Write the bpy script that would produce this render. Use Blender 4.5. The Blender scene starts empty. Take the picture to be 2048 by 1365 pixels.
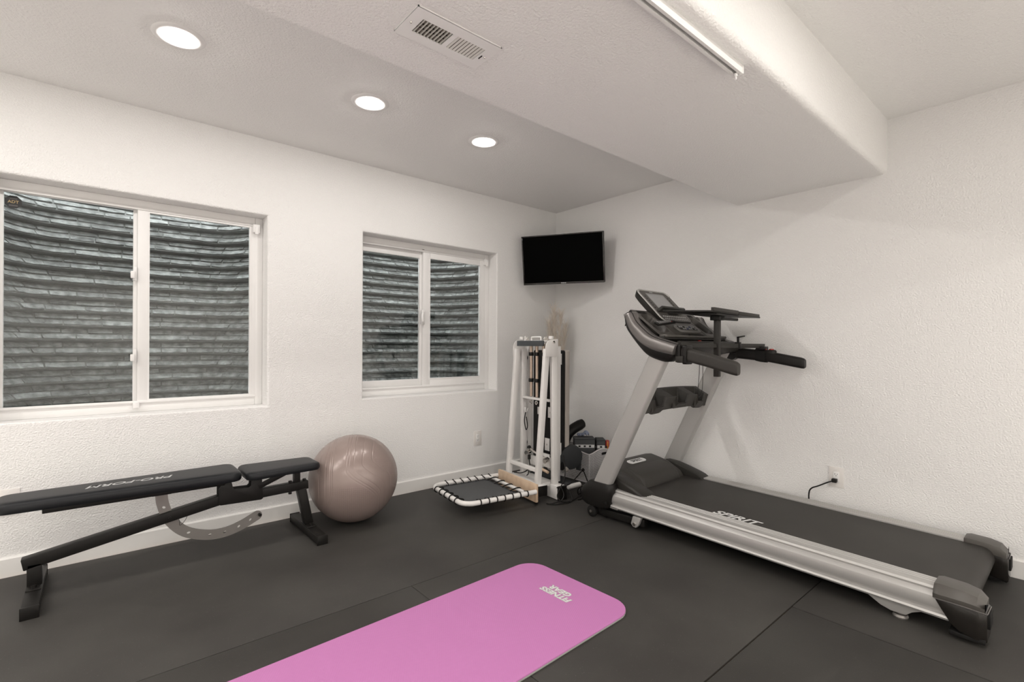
import bpy, bmesh, math, random
from mathutils import Vector, Matrix
import numpy as np
random.seed(7); rng = np.random.default_rng(7)
SC = bpy.context.scene
COL = SC.collection
PI = math.pi

# ------------------------------------------------------------------ camera
cam_d = bpy.data.cameras.new('camera'); cam = bpy.data.objects.new('camera', cam_d); COL.objects.link(cam)
cam_d.sensor_width = 36.0; cam_d.lens = 984.36 / 2048 * 36.0
cam_d.shift_y = 11.58 / 2048
cam_d.clip_start = 0.05
YAW = 0.70674; ROLL = -0.00472
cam.matrix_world = (Matrix.Translation((-3.475, -3.410, 1.124)) @ Matrix.Rotation(-YAW, 4, 'Z')
                    @ Matrix.Rotation(PI / 2, 4, 'X') @ Matrix.Rotation(-ROLL, 4, 'Z'))
SC.camera = cam
# ------------------------------------------------------------------ world (overcast daylight above the window wells)
w = bpy.data.worlds.new('world'); SC.world = w; w.use_nodes = True
bg = w.node_tree.nodes['Background']; bg.inputs[0].default_value = (0.94, 0.98, 1.0, 1); bg.inputs[1].default_value = 11.5
SC.view_settings.view_transform = 'Standard'; SC.view_settings.look = 'None'
SC.view_settings.gamma = 1; SC.view_settings.use_curve_mapping = False
SC.view_settings.exposure = 0.0
LAMP_E = 174.0           # radiance of a recessed lamp's diffuser over the gym corner
LAMP_FILL_E = 370.0          # stronger radiance of the unseen lamps added as fill
LAMP_COL = (1.0, 0.962, 0.920)

# ------------------------------------------------------------------ materials
def new_mat(name):
    m = bpy.data.materials.new(name); m.use_nodes = True
    return m, m.node_tree.nodes, m.node_tree.links, m.node_tree.nodes['Principled BSDF']
def mat(name, col, rough=0.5, metal=0.0, bump=None, var=None, spec=0.5, coat=0.0, emit=None, speck=None, sss=None):
    m, N, L, P = new_mat(name)
    P.inputs['Base Color'].default_value = (*col, 1); P.inputs['Roughness'].default_value = rough
    P.inputs['Metallic'].default_value = metal; P.inputs['Specular IOR Level'].default_value = spec
    if coat: P.inputs['Coat Weight'].default_value = coat; P.inputs['Coat Roughness'].default_value = 0.25
    if emit: P.inputs['Emission Color'].default_value = (*emit[0], 1); P.inputs['Emission Strength'].default_value = emit[1]
    tc = N.new('ShaderNodeTexCoord')
    if bump:
        for_h = None
        n = N.new('ShaderNodeTexNoise'); n.inputs['Scale'].default_value = bump[0]; n.inputs['Detail'].default_value = bump[3] if len(bump) > 3 else 3
        L.new(tc.outputs['Object'], n.inputs['Vector'])
        b = N.new('ShaderNodeBump'); b.inputs['Strength'].default_value = bump[1]; b.inputs['Distance'].default_value = bump[2]
        L.new(n.outputs['Fac'], b.inputs['Height']); L.new(b.outputs[0], P.inputs['Normal'])
    if var:   # colour variation: (scale, second colour, low, high)
        n2 = N.new('ShaderNodeTexNoise'); n2.inputs['Scale'].default_value = var[0]; n2.inputs['Detail'].default_value = 4
        L.new(tc.outputs['Object'], n2.inputs['Vector'])
        r = N.new('ShaderNodeMapRange'); r.inputs[1].default_value = var[2]; r.inputs[2].default_value = var[3]
        L.new(n2.outputs['Fac'], r.inputs[0])
        mx = N.new('ShaderNodeMix'); mx.data_type = 'RGBA'
        mx.inputs[6].default_value = (*col, 1); mx.inputs[7].default_value = (*var[1], 1)
        L.new(r.outputs[0], mx.inputs[0]); L.new(mx.outputs[2], P.inputs['Base Color'])
        last = mx.outputs[2]
        if speck:   # fine flecks: (scale, colour, threshold)
            n3 = N.new('ShaderNodeTexNoise'); n3.inputs['Scale'].default_value = speck[0]; n3.inputs['Detail'].default_value = 1
            L.new(tc.outputs['Object'], n3.inputs['Vector'])
            r3 = N.new('ShaderNodeMapRange'); r3.inputs[1].default_value = speck[2]; r3.inputs[2].default_value = speck[2] + 0.04
            L.new(n3.outputs['Fac'], r3.inputs[0])
            m3 = N.new('ShaderNodeMix'); m3.data_type = 'RGBA'; m3.inputs[7].default_value = (*speck[1], 1)
            L.new(r3.outputs[0], m3.inputs[0]); L.new(last, m3.inputs[6]); L.new(m3.outputs[2], P.inputs['Base Color'])
    return m

M = {}
M['wall'] = mat('painted_drywall', (0.87, 0.86, 0.845), 0.75, bump=(125, 0.7, 0.006, 2), spec=0.25)
M['ceiling'] = mat('painted_ceiling', (0.89, 0.88, 0.865), 0.8, bump=(115, 0.65, 0.006, 2), spec=0.2)
M['trim'] = mat('white_trim_paint', (0.86, 0.845, 0.82), 0.4)
M['vinyl'] = mat('white_vinyl', (0.87, 0.86, 0.845), 0.48)
M['subfloor'] = mat('pale_subfloor', (0.62, 0.50, 0.40), 0.8)
M['rubber'] = mat('black_rubber_mat', (0.039, 0.036, 0.033), 0.58, spec=0.3, bump=(420, 0.35, 0.0012, 2), var=(2.2, (0.056, 0.053, 0.048), 0.35, 0.7), speck=(260, (0.16, 0.15, 0.14), 0.735))
M['bounce_carpet'] = mat('cream_bounce_carpet', (0.80, 0.77, 0.73), 0.95, bump=(300, 0.5, 0.004))
M['plate'] = mat('white_plastic_plate', (0.80, 0.77, 0.74), 0.35)
M['black'] = mat('black_plastic', (0.012, 0.011, 0.010), 0.38, spec=0.25)
M['black_matte'] = mat('black_matte', (0.009, 0.0085, 0.008), 0.65, spec=0.25)
M['dark_grey'] = mat('charcoal_plastic', (0.029, 0.027, 0.024), 0.42, spec=0.25, bump=(500, 0.15, 0.0006))
M['char2'] = mat('soft_charcoal', (0.043, 0.040, 0.036), 0.48, spec=0.25, bump=(500, 0.15, 0.0006))
M['gloss_black'] = mat('glossy_black_plastic', (0.014, 0.012, 0.010), 0.22)
M['dash'] = mat('grey_console_plastic', (0.085, 0.078, 0.070), 0.42, bump=(500, 0.15, 0.0006))
M['key_grey'] = mat('keypad_grey', (0.26, 0.25, 0.235), 0.4)
M['silver'] = mat('silver_painted_metal', (0.44, 0.43, 0.415), 0.42, metal=0.3)
M['alu'] = mat('brushed_aluminium', (0.52, 0.51, 0.495), 0.44, metal=0.55)
M['band'] = mat('pewter_plastic', (0.20, 0.188, 0.18), 0.30, metal=0.5)
M['chrome'] = mat('chrome', (0.75, 0.72, 0.68), 0.18, metal=1.0)
M['powder_black'] = mat('black_powder_coat', (0.013, 0.012, 0.011), 0.42, spec=0.25, bump=(700, 0.2, 0.0005))
M['vinyl_black'] = mat('black_upholstery', (0.013, 0.014, 0.016), 0.42, spec=0.25, bump=(300, 0.15, 0.0008))
M['grey_metal'] = mat('grey_zinc_plate', (0.27, 0.255, 0.24), 0.42, metal=0.5)
M['white_metal'] = mat('white_powder_coat', (0.80, 0.78, 0.755), 0.32)
M['wood'] = mat('pale_plywood', (0.66, 0.50, 0.36), 0.55, var=(18, (0.58, 0.42, 0.29), 0.4, 0.65))
M['print_white'] = mat('white_print', (0.75, 0.75, 0.74), 0.5)
M['print_grey'] = mat('grey_print', (0.55, 0.55, 0.55), 0.5)
M['print_black'] = mat('black_print', (0.02, 0.02, 0.02), 0.5)
M['belt'] = mat('treadmill_belt', (0.031, 0.028, 0.025), 0.5, spec=0.25, bump=(650, 0.3, 0.0006), var=(5, (0.038, 0.035, 0.031), 0.4, 0.7))
M['ball'] = mat('taupe_vinyl', (0.30, 0.235, 0.212), 0.27, metal=0.1)
M['screen'] = mat('tv_screen', (0.0008, 0.0008, 0.0008), 0.15, spec=0.02)
M['lcd'] = mat('grey_lcd', (0.36, 0.36, 0.365), 0.12)
M['red'] = mat('red_plastic', (0.45, 0.03, 0.02), 0.35)
M['blue'] = mat('slate_blue', (0.10, 0.13, 0.26), 0.6)
M['fabric_grey'] = mat('charcoal_fabric', (0.075, 0.078, 0.08), 0.8, bump=(400, 0.4, 0.001))
M['fabric_dark'] = mat('dark_fabric', (0.03, 0.032, 0.034), 0.8)
M['basket'] = mat('grey_white_plastic', (0.66, 0.64, 0.64), 0.5)
M['bed_grey'] = mat('grey_vinyl_edge', (0.42, 0.38, 0.34), 0.5)
M['pampas'] = mat('dry_pampas', (0.86, 0.78, 0.69), 0.9)
M['amber'] = mat('amber_plastic', (0.75, 0.35, 0.03), 0.4)
M['ceramic'] = mat('white_ceramic', (0.7, 0.68, 0.65), 0.4)
M['gravel'] = mat('gravel', (0.16, 0.15, 0.13), 0.9, bump=(60, 1.0, 0.02), var=(40, (0.30, 0.28, 0.25), 0.4, 0.6))
M['dirt'] = mat('ground', (0.10, 0.10, 0.07), 0.9)
M['cavity'] = mat('dark_duct', (0.17, 0.15, 0.125), 0.7)
M['slat'] = mat('cream_louver', (0.72, 0.70, 0.66), 0.4)
M['lens'] = mat('lamp_lens', (0.9, 0.9, 0.88), 0.5, emit=(LAMP_COL, LAMP_E))
M['lens_off_view'] = mat('lamp_lens_off_view', (0.9, 0.9, 0.88), 0.5)
M['pad_top'] = mat('dark_slate_band', (0.055, 0.06, 0.063), 0.5)

def stone_mat():
    m, N, L, P = new_mat('moulded_stone')
    tc = N.new('ShaderNodeTexCoord'); oi = N.new('ShaderNodeObjectInfo')
    n = N.new('ShaderNodeTexNoise'); n.inputs['Scale'].default_value = 22; n.inputs['Detail'].default_value = 6
    L.new(tc.outputs['Object'], n.inputs['Vector'])
    r = N.new('ShaderNodeValToRGB'); r.color_ramp.elements[0].position = 0.32; r.color_ramp.elements[0].color = (0.075, 0.079, 0.076, 1)
    r.color_ramp.elements[1].position = 0.70; r.color_ramp.elements[1].color = (0.27, 0.28, 0.27, 1)
    L.new(n.outputs['Fac'], r.inputs[0])
    hs = N.new('ShaderNodeHueSaturation'); L.new(r.outputs[0], hs.inputs['Color'])
    mr = N.new('ShaderNodeMapRange'); mr.inputs[3].default_value = 0.75; mr.inputs[4].default_value = 1.25
    L.new(oi.outputs['Random'], mr.inputs[0]); L.new(mr.outputs[0], hs.inputs['Value'])
    L.new(hs.outputs[0], P.inputs['Base Color'])
    b = N.new('ShaderNodeBump'); b.inputs['Strength'].default_value = 1.0; b.inputs['Distance'].default_value = 0.03
    n2 = N.new('ShaderNodeTexNoise'); n2.inputs['Scale'].default_value = 26; n2.inputs['Detail'].default_value = 8
    mp = N.new('ShaderNodeMapping'); mp.inputs['Scale'].default_value = (0.5, 0.5, 1.4)
    L.new(tc.outputs['Object'], mp.inputs[0]); L.new(mp.outputs[0], n2.inputs['Vector'])
    L.new(n2.outputs['Fac'], b.inputs['Height']); L.new(b.outputs[0], P.inputs['Normal'])
    P.inputs['Roughness'].default_value = 0.55
    return m
M['stone'] = stone_mat()
M['liner'] = mat('well_liner', (0.09, 0.095, 0.09), 0.6, bump=(35, 0.6, 0.01), var=(12, (0.15, 0.155, 0.148), 0.4, 0.65))

def glass_mat():
    m = bpy.data.materials.new('window_glass'); m.use_nodes = True
    N = m.node_tree.nodes; L = m.node_tree.links; N.clear()
    out = N.new('ShaderNodeOutputMaterial'); mx = N.new('ShaderNodeMixShader')
    t = N.new('ShaderNodeBsdfTransparent'); t.inputs[0].default_value = (0.965, 0.975, 0.970, 1)
    g = N.new('ShaderNodeBsdfGlossy'); g.inputs['Roughness'].default_value = 0.0
    f = N.new('ShaderNodeFresnel'); f.inputs[0].default_value = 1.5
    L.new(f.outputs[0], mx.inputs[0]); L.new(t.outputs[0], mx.inputs[1]); L.new(g.outputs[0], mx.inputs[2]); L.new(mx.outputs[0], out.inputs[0])
    return m
M['glass'] = glass_mat()

def mat_yoga():
    m, N, L, P = new_mat('pink_foam')
    tc = N.new('ShaderNodeTexCoord'); mp = N.new('ShaderNodeMapping'); mp.inputs['Rotation'].default_value = (0, 0, 0.6)
    L.new(tc.outputs['Object'], mp.inputs[0])
    wv = N.new('ShaderNodeTexWave'); wv.inputs['Scale'].default_value = 40; wv.bands_direction = 'X'
    wv2 = N.new('ShaderNodeTexWave'); wv2.inputs['Scale'].default_value = 40; wv2.bands_direction = 'Y'
    L.new(mp.outputs[0], wv.inputs['Vector']); L.new(mp.outputs[0], wv2.inputs['Vector'])
    ad = N.new('ShaderNodeMath'); ad.operation = 'MAXIMUM'; L.new(wv.outputs['Fac'], ad.inputs[0]); L.new(wv2.outputs['Fac'], ad.inputs[1])
    b = N.new('ShaderNodeBump'); b.inputs['Strength'].default_value = 0.35; b.inputs['Distance'].default_value = 0.0015
    L.new(ad.outputs[0], b.inputs['Height']); L.new(b.outputs[0], P.inputs['Normal'])
    P.inputs['Base Color'].default_value = (0.54, 0.195, 0.45, 1); P.inputs['Roughness'].default_value = 0.6
    return m
M['pink'] = mat_yoga()
M['mat_edge'] = mat('pale_grey_foam', (0.42, 0.44, 0.40), 0.7)

# ------------------------------------------------------------------ mesh builder
class MB:
    def __init__(s): s.v = []; s.f = []
    def add(s, v, f):
        o = len(s.v); s.v += [Vector(p) for p in v]; s.f += [tuple(i + o for i in q) for q in f]; return s
    def box(s, x0, x1, y0, y1, z0, z1):
        return s.add([(x0,y0,z0),(x1,y0,z0),(x1,y1,z0),(x0,y1,z0),(x0,y0,z1),(x1,y0,z1),(x1,y1,z1),(x0,y1,z1)],
                     [(0,3,2,1),(4,5,6,7),(0,1,5,4),(1,2,6,5),(2,3,7,6),(3,0,4,7)])
    def obox(s, c, ax, ay, az, hx, hy, hz):
        c = Vector(c); ax = Vector(ax).normalized()*hx; ay = Vector(ay).normalized()*hy; az = Vector(az).normalized()*hz
        P = [c-ax-ay-az, c+ax-ay-az, c+ax+ay-az, c-ax+ay-az, c-ax-ay+az, c+ax-ay+az, c+ax+ay+az, c-ax+ay+az]
        return s.add(P, [(0,3,2,1),(4,5,6,7),(0,1,5,4),(1,2,6,5),(2,3,7,6),(3,0,4,7)])
    def bar(s, p, q, w_, h_, up=(0,0,1)):
        p = Vector(p); q = Vector(q); d = (q-p); L_ = d.length; d.normalize()
        sd = d.cross(Vector(up)).normalized(); u = sd.cross(d)
        return s.obox((p+q)/2, d, sd, u, L_/2, w_/2, h_/2)
    def extrude(s, pts, vec):     # planar polygon (3d points) pushed along vec
        n = len(pts); vec = Vector(vec); P = [Vector(p) for p in pts]
        return s.add(P + [p+vec for p in P], [tuple(range(n))[::-1], tuple(range(n, 2*n))] + [(i, (i+1) % n, n+(i+1) % n, n+i) for i in range(n)])
    def tube(s, path, r, n=10, closed=False):
        P = [Vector(p) for p in path]; m = len(P); rings = []; nrm = None
        for i in range(m):
            if closed: t = P[(i+1) % m]-P[i-1]
            else: t = P[min(i+1, m-1)]-P[max(i-1, 0)]
            t.normalize()
            if nrm is None:
                a = Vector((0,0,1)) if abs(t.z) < 0.9 else Vector((1,0,0)); nrm = (a - t*a.dot(t)).normalized()
            else: nrm = (nrm - t*nrm.dot(t)).normalized()
            b = t.cross(nrm); rr = r[i] if isinstance(r, (list, tuple)) else r
            rings.append([P[i]+(nrm*math.cos(k*2*PI/n)+b*math.sin(k*2*PI/n))*rr for k in range(n)])
        V = [p for g in rings for p in g]; F = []
        for i in range(m if closed else m-1):
            j = (i+1) % m
            for k in range(n): F.append((i*n+k, i*n+(k+1) % n, j*n+(k+1) % n, j*n+k))
        if not closed: F += [tuple(range(n))[::-1], tuple(range((m-1)*n, m*n))]
        return s.add(V, F)
    def cyl(s, p, q, r, n=20): return s.tube([p, q], r, n)
    def lathe(s, prof, c, axis=(0,0,1), n=40, cap=False):    # profile [(r, h)]
        az = Vector(axis).normalized(); a = Vector((1,0,0)) if abs(az.x) < 0.9 else Vector((0,1,0))
        ax = (a-az*a.dot(az)).normalized(); ay = az.cross(ax); c = Vector(c); V = []; F = []
        for r, h in prof:
            for k in range(n): V.append(c+az*h+(ax*math.cos(k*2*PI/n)+ay*math.sin(k*2*PI/n))*r)
        for i in range(len(prof)-1):
            for k in range(n): F.append((i*n+k, i*n+(k+1) % n, (i+1)*n+(k+1) % n, (i+1)*n+k))
        if cap: F += [tuple(range(n))[::-1], tuple(range((len(prof)-1)*n, len(prof)*n))]
        return s.add(V, F)
    def loft(s, loops, closed_ring=True, caps=True):          # list of equal length loops of points
        n = len(loops[0]); V = [p for l in loops for p in l]; F = []
        for i in range(len(loops)-1):
            for k in range(n if closed_ring else n-1): F.append((i*n+k, i*n+(k+1) % n, (i+1)*n+(k+1) % n, (i+1)*n+k))
        if caps: F += [tuple(range(n))[::-1], tuple(range((len(loops)-1)*n, len(loops)*n))]
        return s.add(V, F)

ROOT_LOC = {}
def finish(mb, name, m, root=None, bevel=0.0, seg=2, smooth=35, parent=None):
    """link the builder as ONE mesh object; world coordinates in, local to the root's base out"""
    off = ROOT_LOC.get(root.name, Vector()) if root else Vector()
    me = bpy.data.meshes.new(name)
    me.from_pydata([tuple(p-off) for p in mb.v], [], mb.f); 
    bm = bmesh.new(); bm.from_mesh(me)
    bmesh.ops.recalc_face_normals(bm, faces=bm.faces)
    if bevel > 0:
        E_ = [e for e in bm.edges if len(e.link_faces) == 2 and e.calc_face_angle(0) > math.radians(28)]
        bmesh.ops.bevel(bm, geom=E_, offset=bevel, segments=seg, profile=0.5, affect='EDGES', clamp_overlap=True)
    bm.to_mesh(me); bm.free()
    if smooth:
        for p in me.polygons: p.use_smooth = True
        me.set_sharp_from_angle(angle=math.radians(smooth))
    me.materials.append(M[m] if isinstance(m, str) else m)
    o = bpy.data.objects.new(name, me); COL.objects.link(o)
    if parent is not None: o.parent = parent
    elif root is not None: o.parent = root
    return o
def root(name, loc, label=None, cat=None, group=None, kind=None):
    o = bpy.data.objects.new(name, None); COL.objects.link(o); o.location = loc; o.empty_display_size = 0.1
    ROOT_LOC[o.name] = Vector(loc); tag(o, label, cat, group, kind); return o
def tag(o, label=None, cat=None, group=None, kind=None):
    if label: o['label'] = label
    if cat: o['category'] = cat
    if group: o['group'] = group
    if kind: o['kind'] = kind
    return o
def struct(mb, name, m, bevel=0, **k): return tag(finish(mb, name, m, None, bevel, **k), kind='structure')
def copy_tree(o, delta, parent=None, label=None):
    c = o.copy(); COL.objects.link(c)
    if parent is not None: c.parent = parent
    else: c.location = Vector(o.location)+Vector(delta)
    if label: c['label'] = label
    for ch in o.children: copy_tree(ch, delta, c)
    return c
def text_mb(s, size, origin, right, up, thick=0.0008, shear=0.0, bold=0.0, xs=1.0, align='CENTER', gap=1.0):
    """flat lettering laid on a surface: real thin geometry"""
    cu = bpy.data.curves.new('txt', 'FONT'); cu.body = s; cu.size = size; cu.shear = shear; cu.offset = bold; cu.space_line = 0.8 * gap
    cu.align_x = align; cu.align_y = 'CENTER'; cu.resolution_u = 3; cu.extrude = thick
    o = bpy.data.objects.new('txt', cu); COL.objects.link(o)
    dg = bpy.context.evaluated_depsgraph_get(); dg.update()
    me = o.evaluated_get(dg).to_mesh()
    r = Vector(right).normalized(); u = Vector(up).normalized(); n = r.cross(u); O = Vector(origin)
    V = [O+r*(v.co.x*xs)+u*v.co.y+n*v.co.z for v in me.vertices]; F = [tuple(p.vertices) for p in me.polygons]
    mb = MB(); mb.add(V, F); o.evaluated_get(dg).to_mesh_clear(); bpy.data.objects.remove(o); bpy.data.curves.remove(cu)
    return mb
def plate_mb(outer, holes, origin, ax, ay, thick):
    """flat plate with real holes; outlines in 2d, thickness along ax x ay"""
    bm = bmesh.new(); allE = []
    for loop in [outer]+holes:
        vs = [bm.verts.new((p[0], p[1], 0)) for p in loop]
        for i in range(len(vs)): allE.append(bm.edges.new((vs[i], vs[(i+1) % len(vs)])))
    bmesh.ops.triangle_fill(bm, use_beauty=True, use_dissolve=False, edges=allE)
    g = bmesh.ops.extrude_face_region(bm, geom=bm.faces[:])
    for e in g['geom']:
        if isinstance(e, bmesh.types.BMVert): e.co.z += thick
    bm.verts.index_update(); O = Vector(origin); ax = Vector(ax).normalized(); ay = Vector(ay).normalized(); az = ax.cross(ay)
    mb = MB(); mb.add([O+ax*v.co.x+ay*v.co.y+az*v.co.z for v in bm.verts], [tuple(v.index for v in f.verts) for f in bm.faces]); bm.free()
    return mb
def circ(cx, cy, rx, ry=None, n=14, rot=0):
    ry = rx if ry is None else ry; c, s = math.cos(rot), math.sin(rot)
    return [(cx+c*rx*math.cos(k*2*PI/n)-s*ry*math.sin(k*2*PI/n), cy+s*rx*math.cos(k*2*PI/n)+c*ry*math.sin(k*2*PI/n)) for k in range(n)]
def rrect(x0, x1, y0, y1, r, n=6):
    P = []
    for cx, cy, a in ((x1-r, y1-r, 0), (x0+r, y1-r, PI/2), (x0+r, y0+r, PI), (x1-r, y0+r, 1.5*PI)):
        for k in range(n+1): P.append((cx+r*math.cos(a+k*PI/2/n), cy+r*math.sin(a+k*PI/2/n)))
    return P
def smooth_path(pts, n=8, closed=False):
    P = [Vector(p) for p in pts]; out = []; m = len(P)
    for i in range(m if closed else m-1):
        a = P[i-1] if closed or i > 0 else P[i]; b = P[i]; c = P[(i+1) % m]; d = P[(i+2) % m] if closed or i+2 < m else P[i+1]
        for k in range(n):
            t = k/n; out.append(0.5*((2*b)+(c-a)*t+(2*a-5*b+4*c-d)*t*t+(3*b-a-3*c+d)*t**3))
    if not closed: out.append(P[-1])
    return out
# ================================================================== THE SETTING
H = 2.44; XL = -6.6; YF = -8.6; MX = -4.02; MY = -3.80      # room extended past the rubber floor, unseen, for fill light
# ---- floor: pale subfloor with rubber mats on it
fl = MB(); fl.box(XL, 0, YF, 0, -0.06, -0.0095); floor = struct(fl, 'floor', 'subfloor')
for x0, x1, y0, y1 in ((MX, -0.022, -1.350, -0.030), (MX, -2.333, -2.573, -1.353), (-2.330, -0.022, -2.573, -1.353),
                       (MX, -1.160, MY, -2.579), (-1.154, -0.022, MY, -2.577)):
    b = MB(); b.box(x0, x1, y0, y1, -0.0095, 0.0); finish(b, 'rubber_mat', 'rubber', None, 0.0012, 2, parent=floor)
for x0, x1, y0, y1 in ((XL+.015, -.015, YF+.015, MY-.004), (XL+.015, MX-.004, MY, -.015)):
    b = MB(); b.box(x0, x1, y0, y1, -0.0095, 0.004); finish(b, 'bounce_carpet', 'bounce_carpet', None, 0.002, 2, parent=floor)  # unseen pale flooring added to bounce light up to the ceiling
# ---- window wall with two bullnosed openings
WIN = [(-3.862, -2.622, 0.740, 1.955), (-1.980, -0.742, 0.743, 1.952)]
RB = 0.016; REV = 0.13
wb = MB()
xs = [XL-.15, WIN[0][0]-RB, WIN[0][1]+RB, WIN[1][0]-RB, WIN[1][1]+RB, 0.15]
zs_all = [-0.06, None, None, H+.1]
def quad(mb, x0, x1, z0, z1, y=0.0): mb.add([(x0,y,z0),(x1,y,z0),(x1,y,z1),(x0,y,z1)], [(0,1,2,3)])
for i in (0, 2, 4): quad(wb, xs[i], xs[i+1], -0.06, H+.1)
for x0, x1, z0, z1 in WIN:
    quad(wb, x0-RB, x1+RB, -0.06, z0-RB); quad(wb, x0-RB, x1+RB, z1+RB, H+.1)
    loops = []
    for k in range(7):
        a = k*PI/2/6; d = RB*(1-math.sin(a)); yy = RB*(1-math.cos(a))
        loops.append((d, yy))
    loops.append((0, REV+.07))
    for (d0, y0), (d1, y1) in zip(loops[:-1], loops[1:]):
        A = [(x0-d0,y0,z0-d0),(x1+d0,y0,z0-d0),(x1+d0,y0,z1+d0),(x0-d0,y0,z1+d0)]
        B = [(x0-d1,y1,z0-d1),(x1+d1,y1,z0-d1),(x1+d1,y1,z1+d1),(x0-d1,y1,z1+d1)]
        wb.add(A+B, [(i, (i+1) % 4, 4+(i+1) % 4, 4+i) for i in range(4)])
# outer skin
for i in (0, 2, 4): quad(wb, xs[i], xs[i+1], -0.06, H+.1, REV+.07)
for x0, x1, z0, z1 in WIN:
    quad(wb, x0-RB, x0, z0, z1, REV+.07); quad(wb, x1, x1+RB, z0, z1, REV+.07)
    quad(wb, x0-RB, x1+RB, -0.06, z0, REV+.07); quad(wb, x0-RB, x1+RB, z1, H+.1, REV+.07)
me_w = bpy.data.meshes.new('wall_back'); me_w.from_pydata([tuple(p) for p in wb.v], [], wb.f)
bm = bmesh.new(); bm.from_mesh(me_w); bmesh.ops.remove_doubles(bm, verts=bm.verts, dist=1e-5); bm.to_mesh(me_w); bm.free()
for p in me_w.polygons: p.use_smooth = True
me_w.set_sharp_from_angle(angle=math.radians(40)); me_w.materials.append(M['wall'])
o = bpy.data.objects.new('wall_back', me_w); COL.objects.link(o); tag(o, kind='structure')
b = MB(); b.box(0, 0.15, YF-.15, 0.0, -.06, H+.1); struct(b, 'wall_right', 'wall')
b = MB(); b.box(XL-.15, XL, YF-.15, 0.0, -.06, H+.1); struct(b, 'wall_left', 'wall')
b = MB(); b.box(XL, 0, YF-.15, YF, -.06, H+.1); struct(b, 'wall_front', 'wall')
b = MB(); b.box(XL, 0, YF, 0, H, H+.1); ceiling = struct(b, 'ceiling', 'ceiling')
# soffit, running parallel to the window wall, with a rounded lower edge on the room side
SY0, SY1, SZ = -1.792, -2.657, 2.131
prof = [(SY0, H), (SY0, SZ+.004), (SY0-.004, SZ)]
for k in range(9):
    a = k*PI/2/8; prof.append((SY1+.032-.032*math.sin(a), SZ+.032-.032*math.cos(a)))
prof.append((SY1, H))
b = MB(); b.extrude([(XL, y, z) for y, z in prof], (-XL, 0, 0)); finish(b, 'soffit', 'ceiling', None, parent=ceiling)
# unseen beam added to keep the rear lamps out of the window reflections
b = MB(); b.box(XL, 0, -4.82, -4.66, 2.02, H); finish(b, 'lamp_screen_beam', 'ceiling', None, .01, 3, parent=ceiling)
# baseboards
def baseboard(name, p, q, n):
    prof = [(0, -0.007), (0.014, -0.007), (0.014, 0.082), (0.010, 0.088), (0, 0.088)]
    n = Vector(n); b = MB(); b.extrude([Vector(p)+n*d+Vector((0,0,z)) for d, z in prof], Vector(q)-Vector(p)); struct(b, name, 'trim', smooth=20)
baseboard('baseboard_back', (XL, 0, 0), (0, 0, 0), (0, -1, 0))
baseboard('baseboard_right', (0, YF, 0), (0, -0.0145, 0), (-1, 0, 0))
baseboard('baseboard_left', (XL, YF, 0), (XL, -0.0145, 0), (1, 0, 0))
baseboard('baseboard_front', (XL+.0145, YF, 0), (-.0145, YF, 0), (0, 1, 0))

# ---- windows: vinyl sliders
def ring(mb, x0, x1, z0, z1, wl, wr, wb_, wt, y0, y1):
    mb.box(x0, x0+wl, y0, y1, z0, z1); mb.box(x1-wr, x1, y0, y1, z0, z1)
    mb.box(x0+wl, x1-wr, y0, y1, z0, z0+wb_); mb.box(x0+wl, x1-wr, y0, y1, z1-wt, z1)
def window(idx, X0, X1, Z0, Z1, gl, gr, yf):
    """gl / gr: glass rectangles (x0, x1, z0, z1) of the left and the right sash"""
    r = root('window_%d' % idx, ((X0+X1)/2, yf, Z0), kind='structure')
    b = MB(); fw = 0.045
    ring(b, X0, X1, Z0, Z1, .03, fw, fw+.012, fw, yf+.012, yf+.075); finish(b, 'window_frame', 'vinyl', r, 0.004)
    b = MB(); b.box(X0+.03, X1-fw, yf+.004, yf+.020, Z1-fw-.012, Z1-fw+.004); b.box(X0+.03, X1-fw, yf+.002, yf+.022, Z0+.052, Z0+.066); finish(b, 'track', 'vinyl', r, 0.003)
    # left sash (set back) and right sash (proud)
    b = MB(); x0, x1, z0, z1 = gl
    ring(b, X0+.028, x1+.040, Z0+.057, Z1-.04, x0-(X0+.028), .040, z0-(Z0+.057), (Z1-.04)-z1, yf+.040, yf+.066)
    s = finish(b, 'sash', 'vinyl', r, 0.003)
    p = MB(); p.box(x0-.004, x1+.004, yf+.051, yf+.055, z0-.004, z1+.004); finish(p, 'pane', 'glass', r, parent=s)
    b = MB(); x0, x1, z0, z1 = gr; sx0 = gl[1]+.018
    ring(b, sx0, X1-.040, Z0+.055, Z1-.042, x0-sx0, (X1-.040)-x1, z0-(Z0+.055), (Z1-.042)-z1, yf+.012, yf+.038)
    s2 = finish(b, 'sash', 'vinyl', r, 0.003)
    p = MB(); p.box(x0-.004, x1+.004, yf+.023, yf+.027, z0-.004, z1+.004); finish(p, 'pane', 'glass', r, parent=s2)
    # glazing bead line
    b = MB(); ring(b, x0-.008, x1+.008, z0-.008, z1+.008, .008, .008, .008, .008, yf+.009, yf+.0125); finish(b, 'glazing_bead', 'vinyl', r, parent=s2)
    # vent stop clip at the upper right of the frame
    b = MB(); b.box(X1-.062, X1-.022, yf-.012, yf+.02, Z1-.098, Z1-.045); b.box(X1-.052, X1-.032, yf-.02, yf-.008, Z1-.11, Z1-.06); finish(b, 'vent_stop', 'vinyl', r, 0.003)
    return r, s2, sx0
w1, w1s, sx = window(1, *WIN[0], (-3.816, -3.296, .800, 1.900), (-3.222, -2.700, .812, 1.888), .105)
for z in (1.06, 1.53):
    b = MB(); b.box(sx-.020, sx-.002, .105, .130, z-.04, z+.04); b.box(sx-.032, sx-.012, .088, .112, z-.028, z+.012); finish(b, 'latch', 'vinyl', w1, 0.004, parent=w1s)
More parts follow.
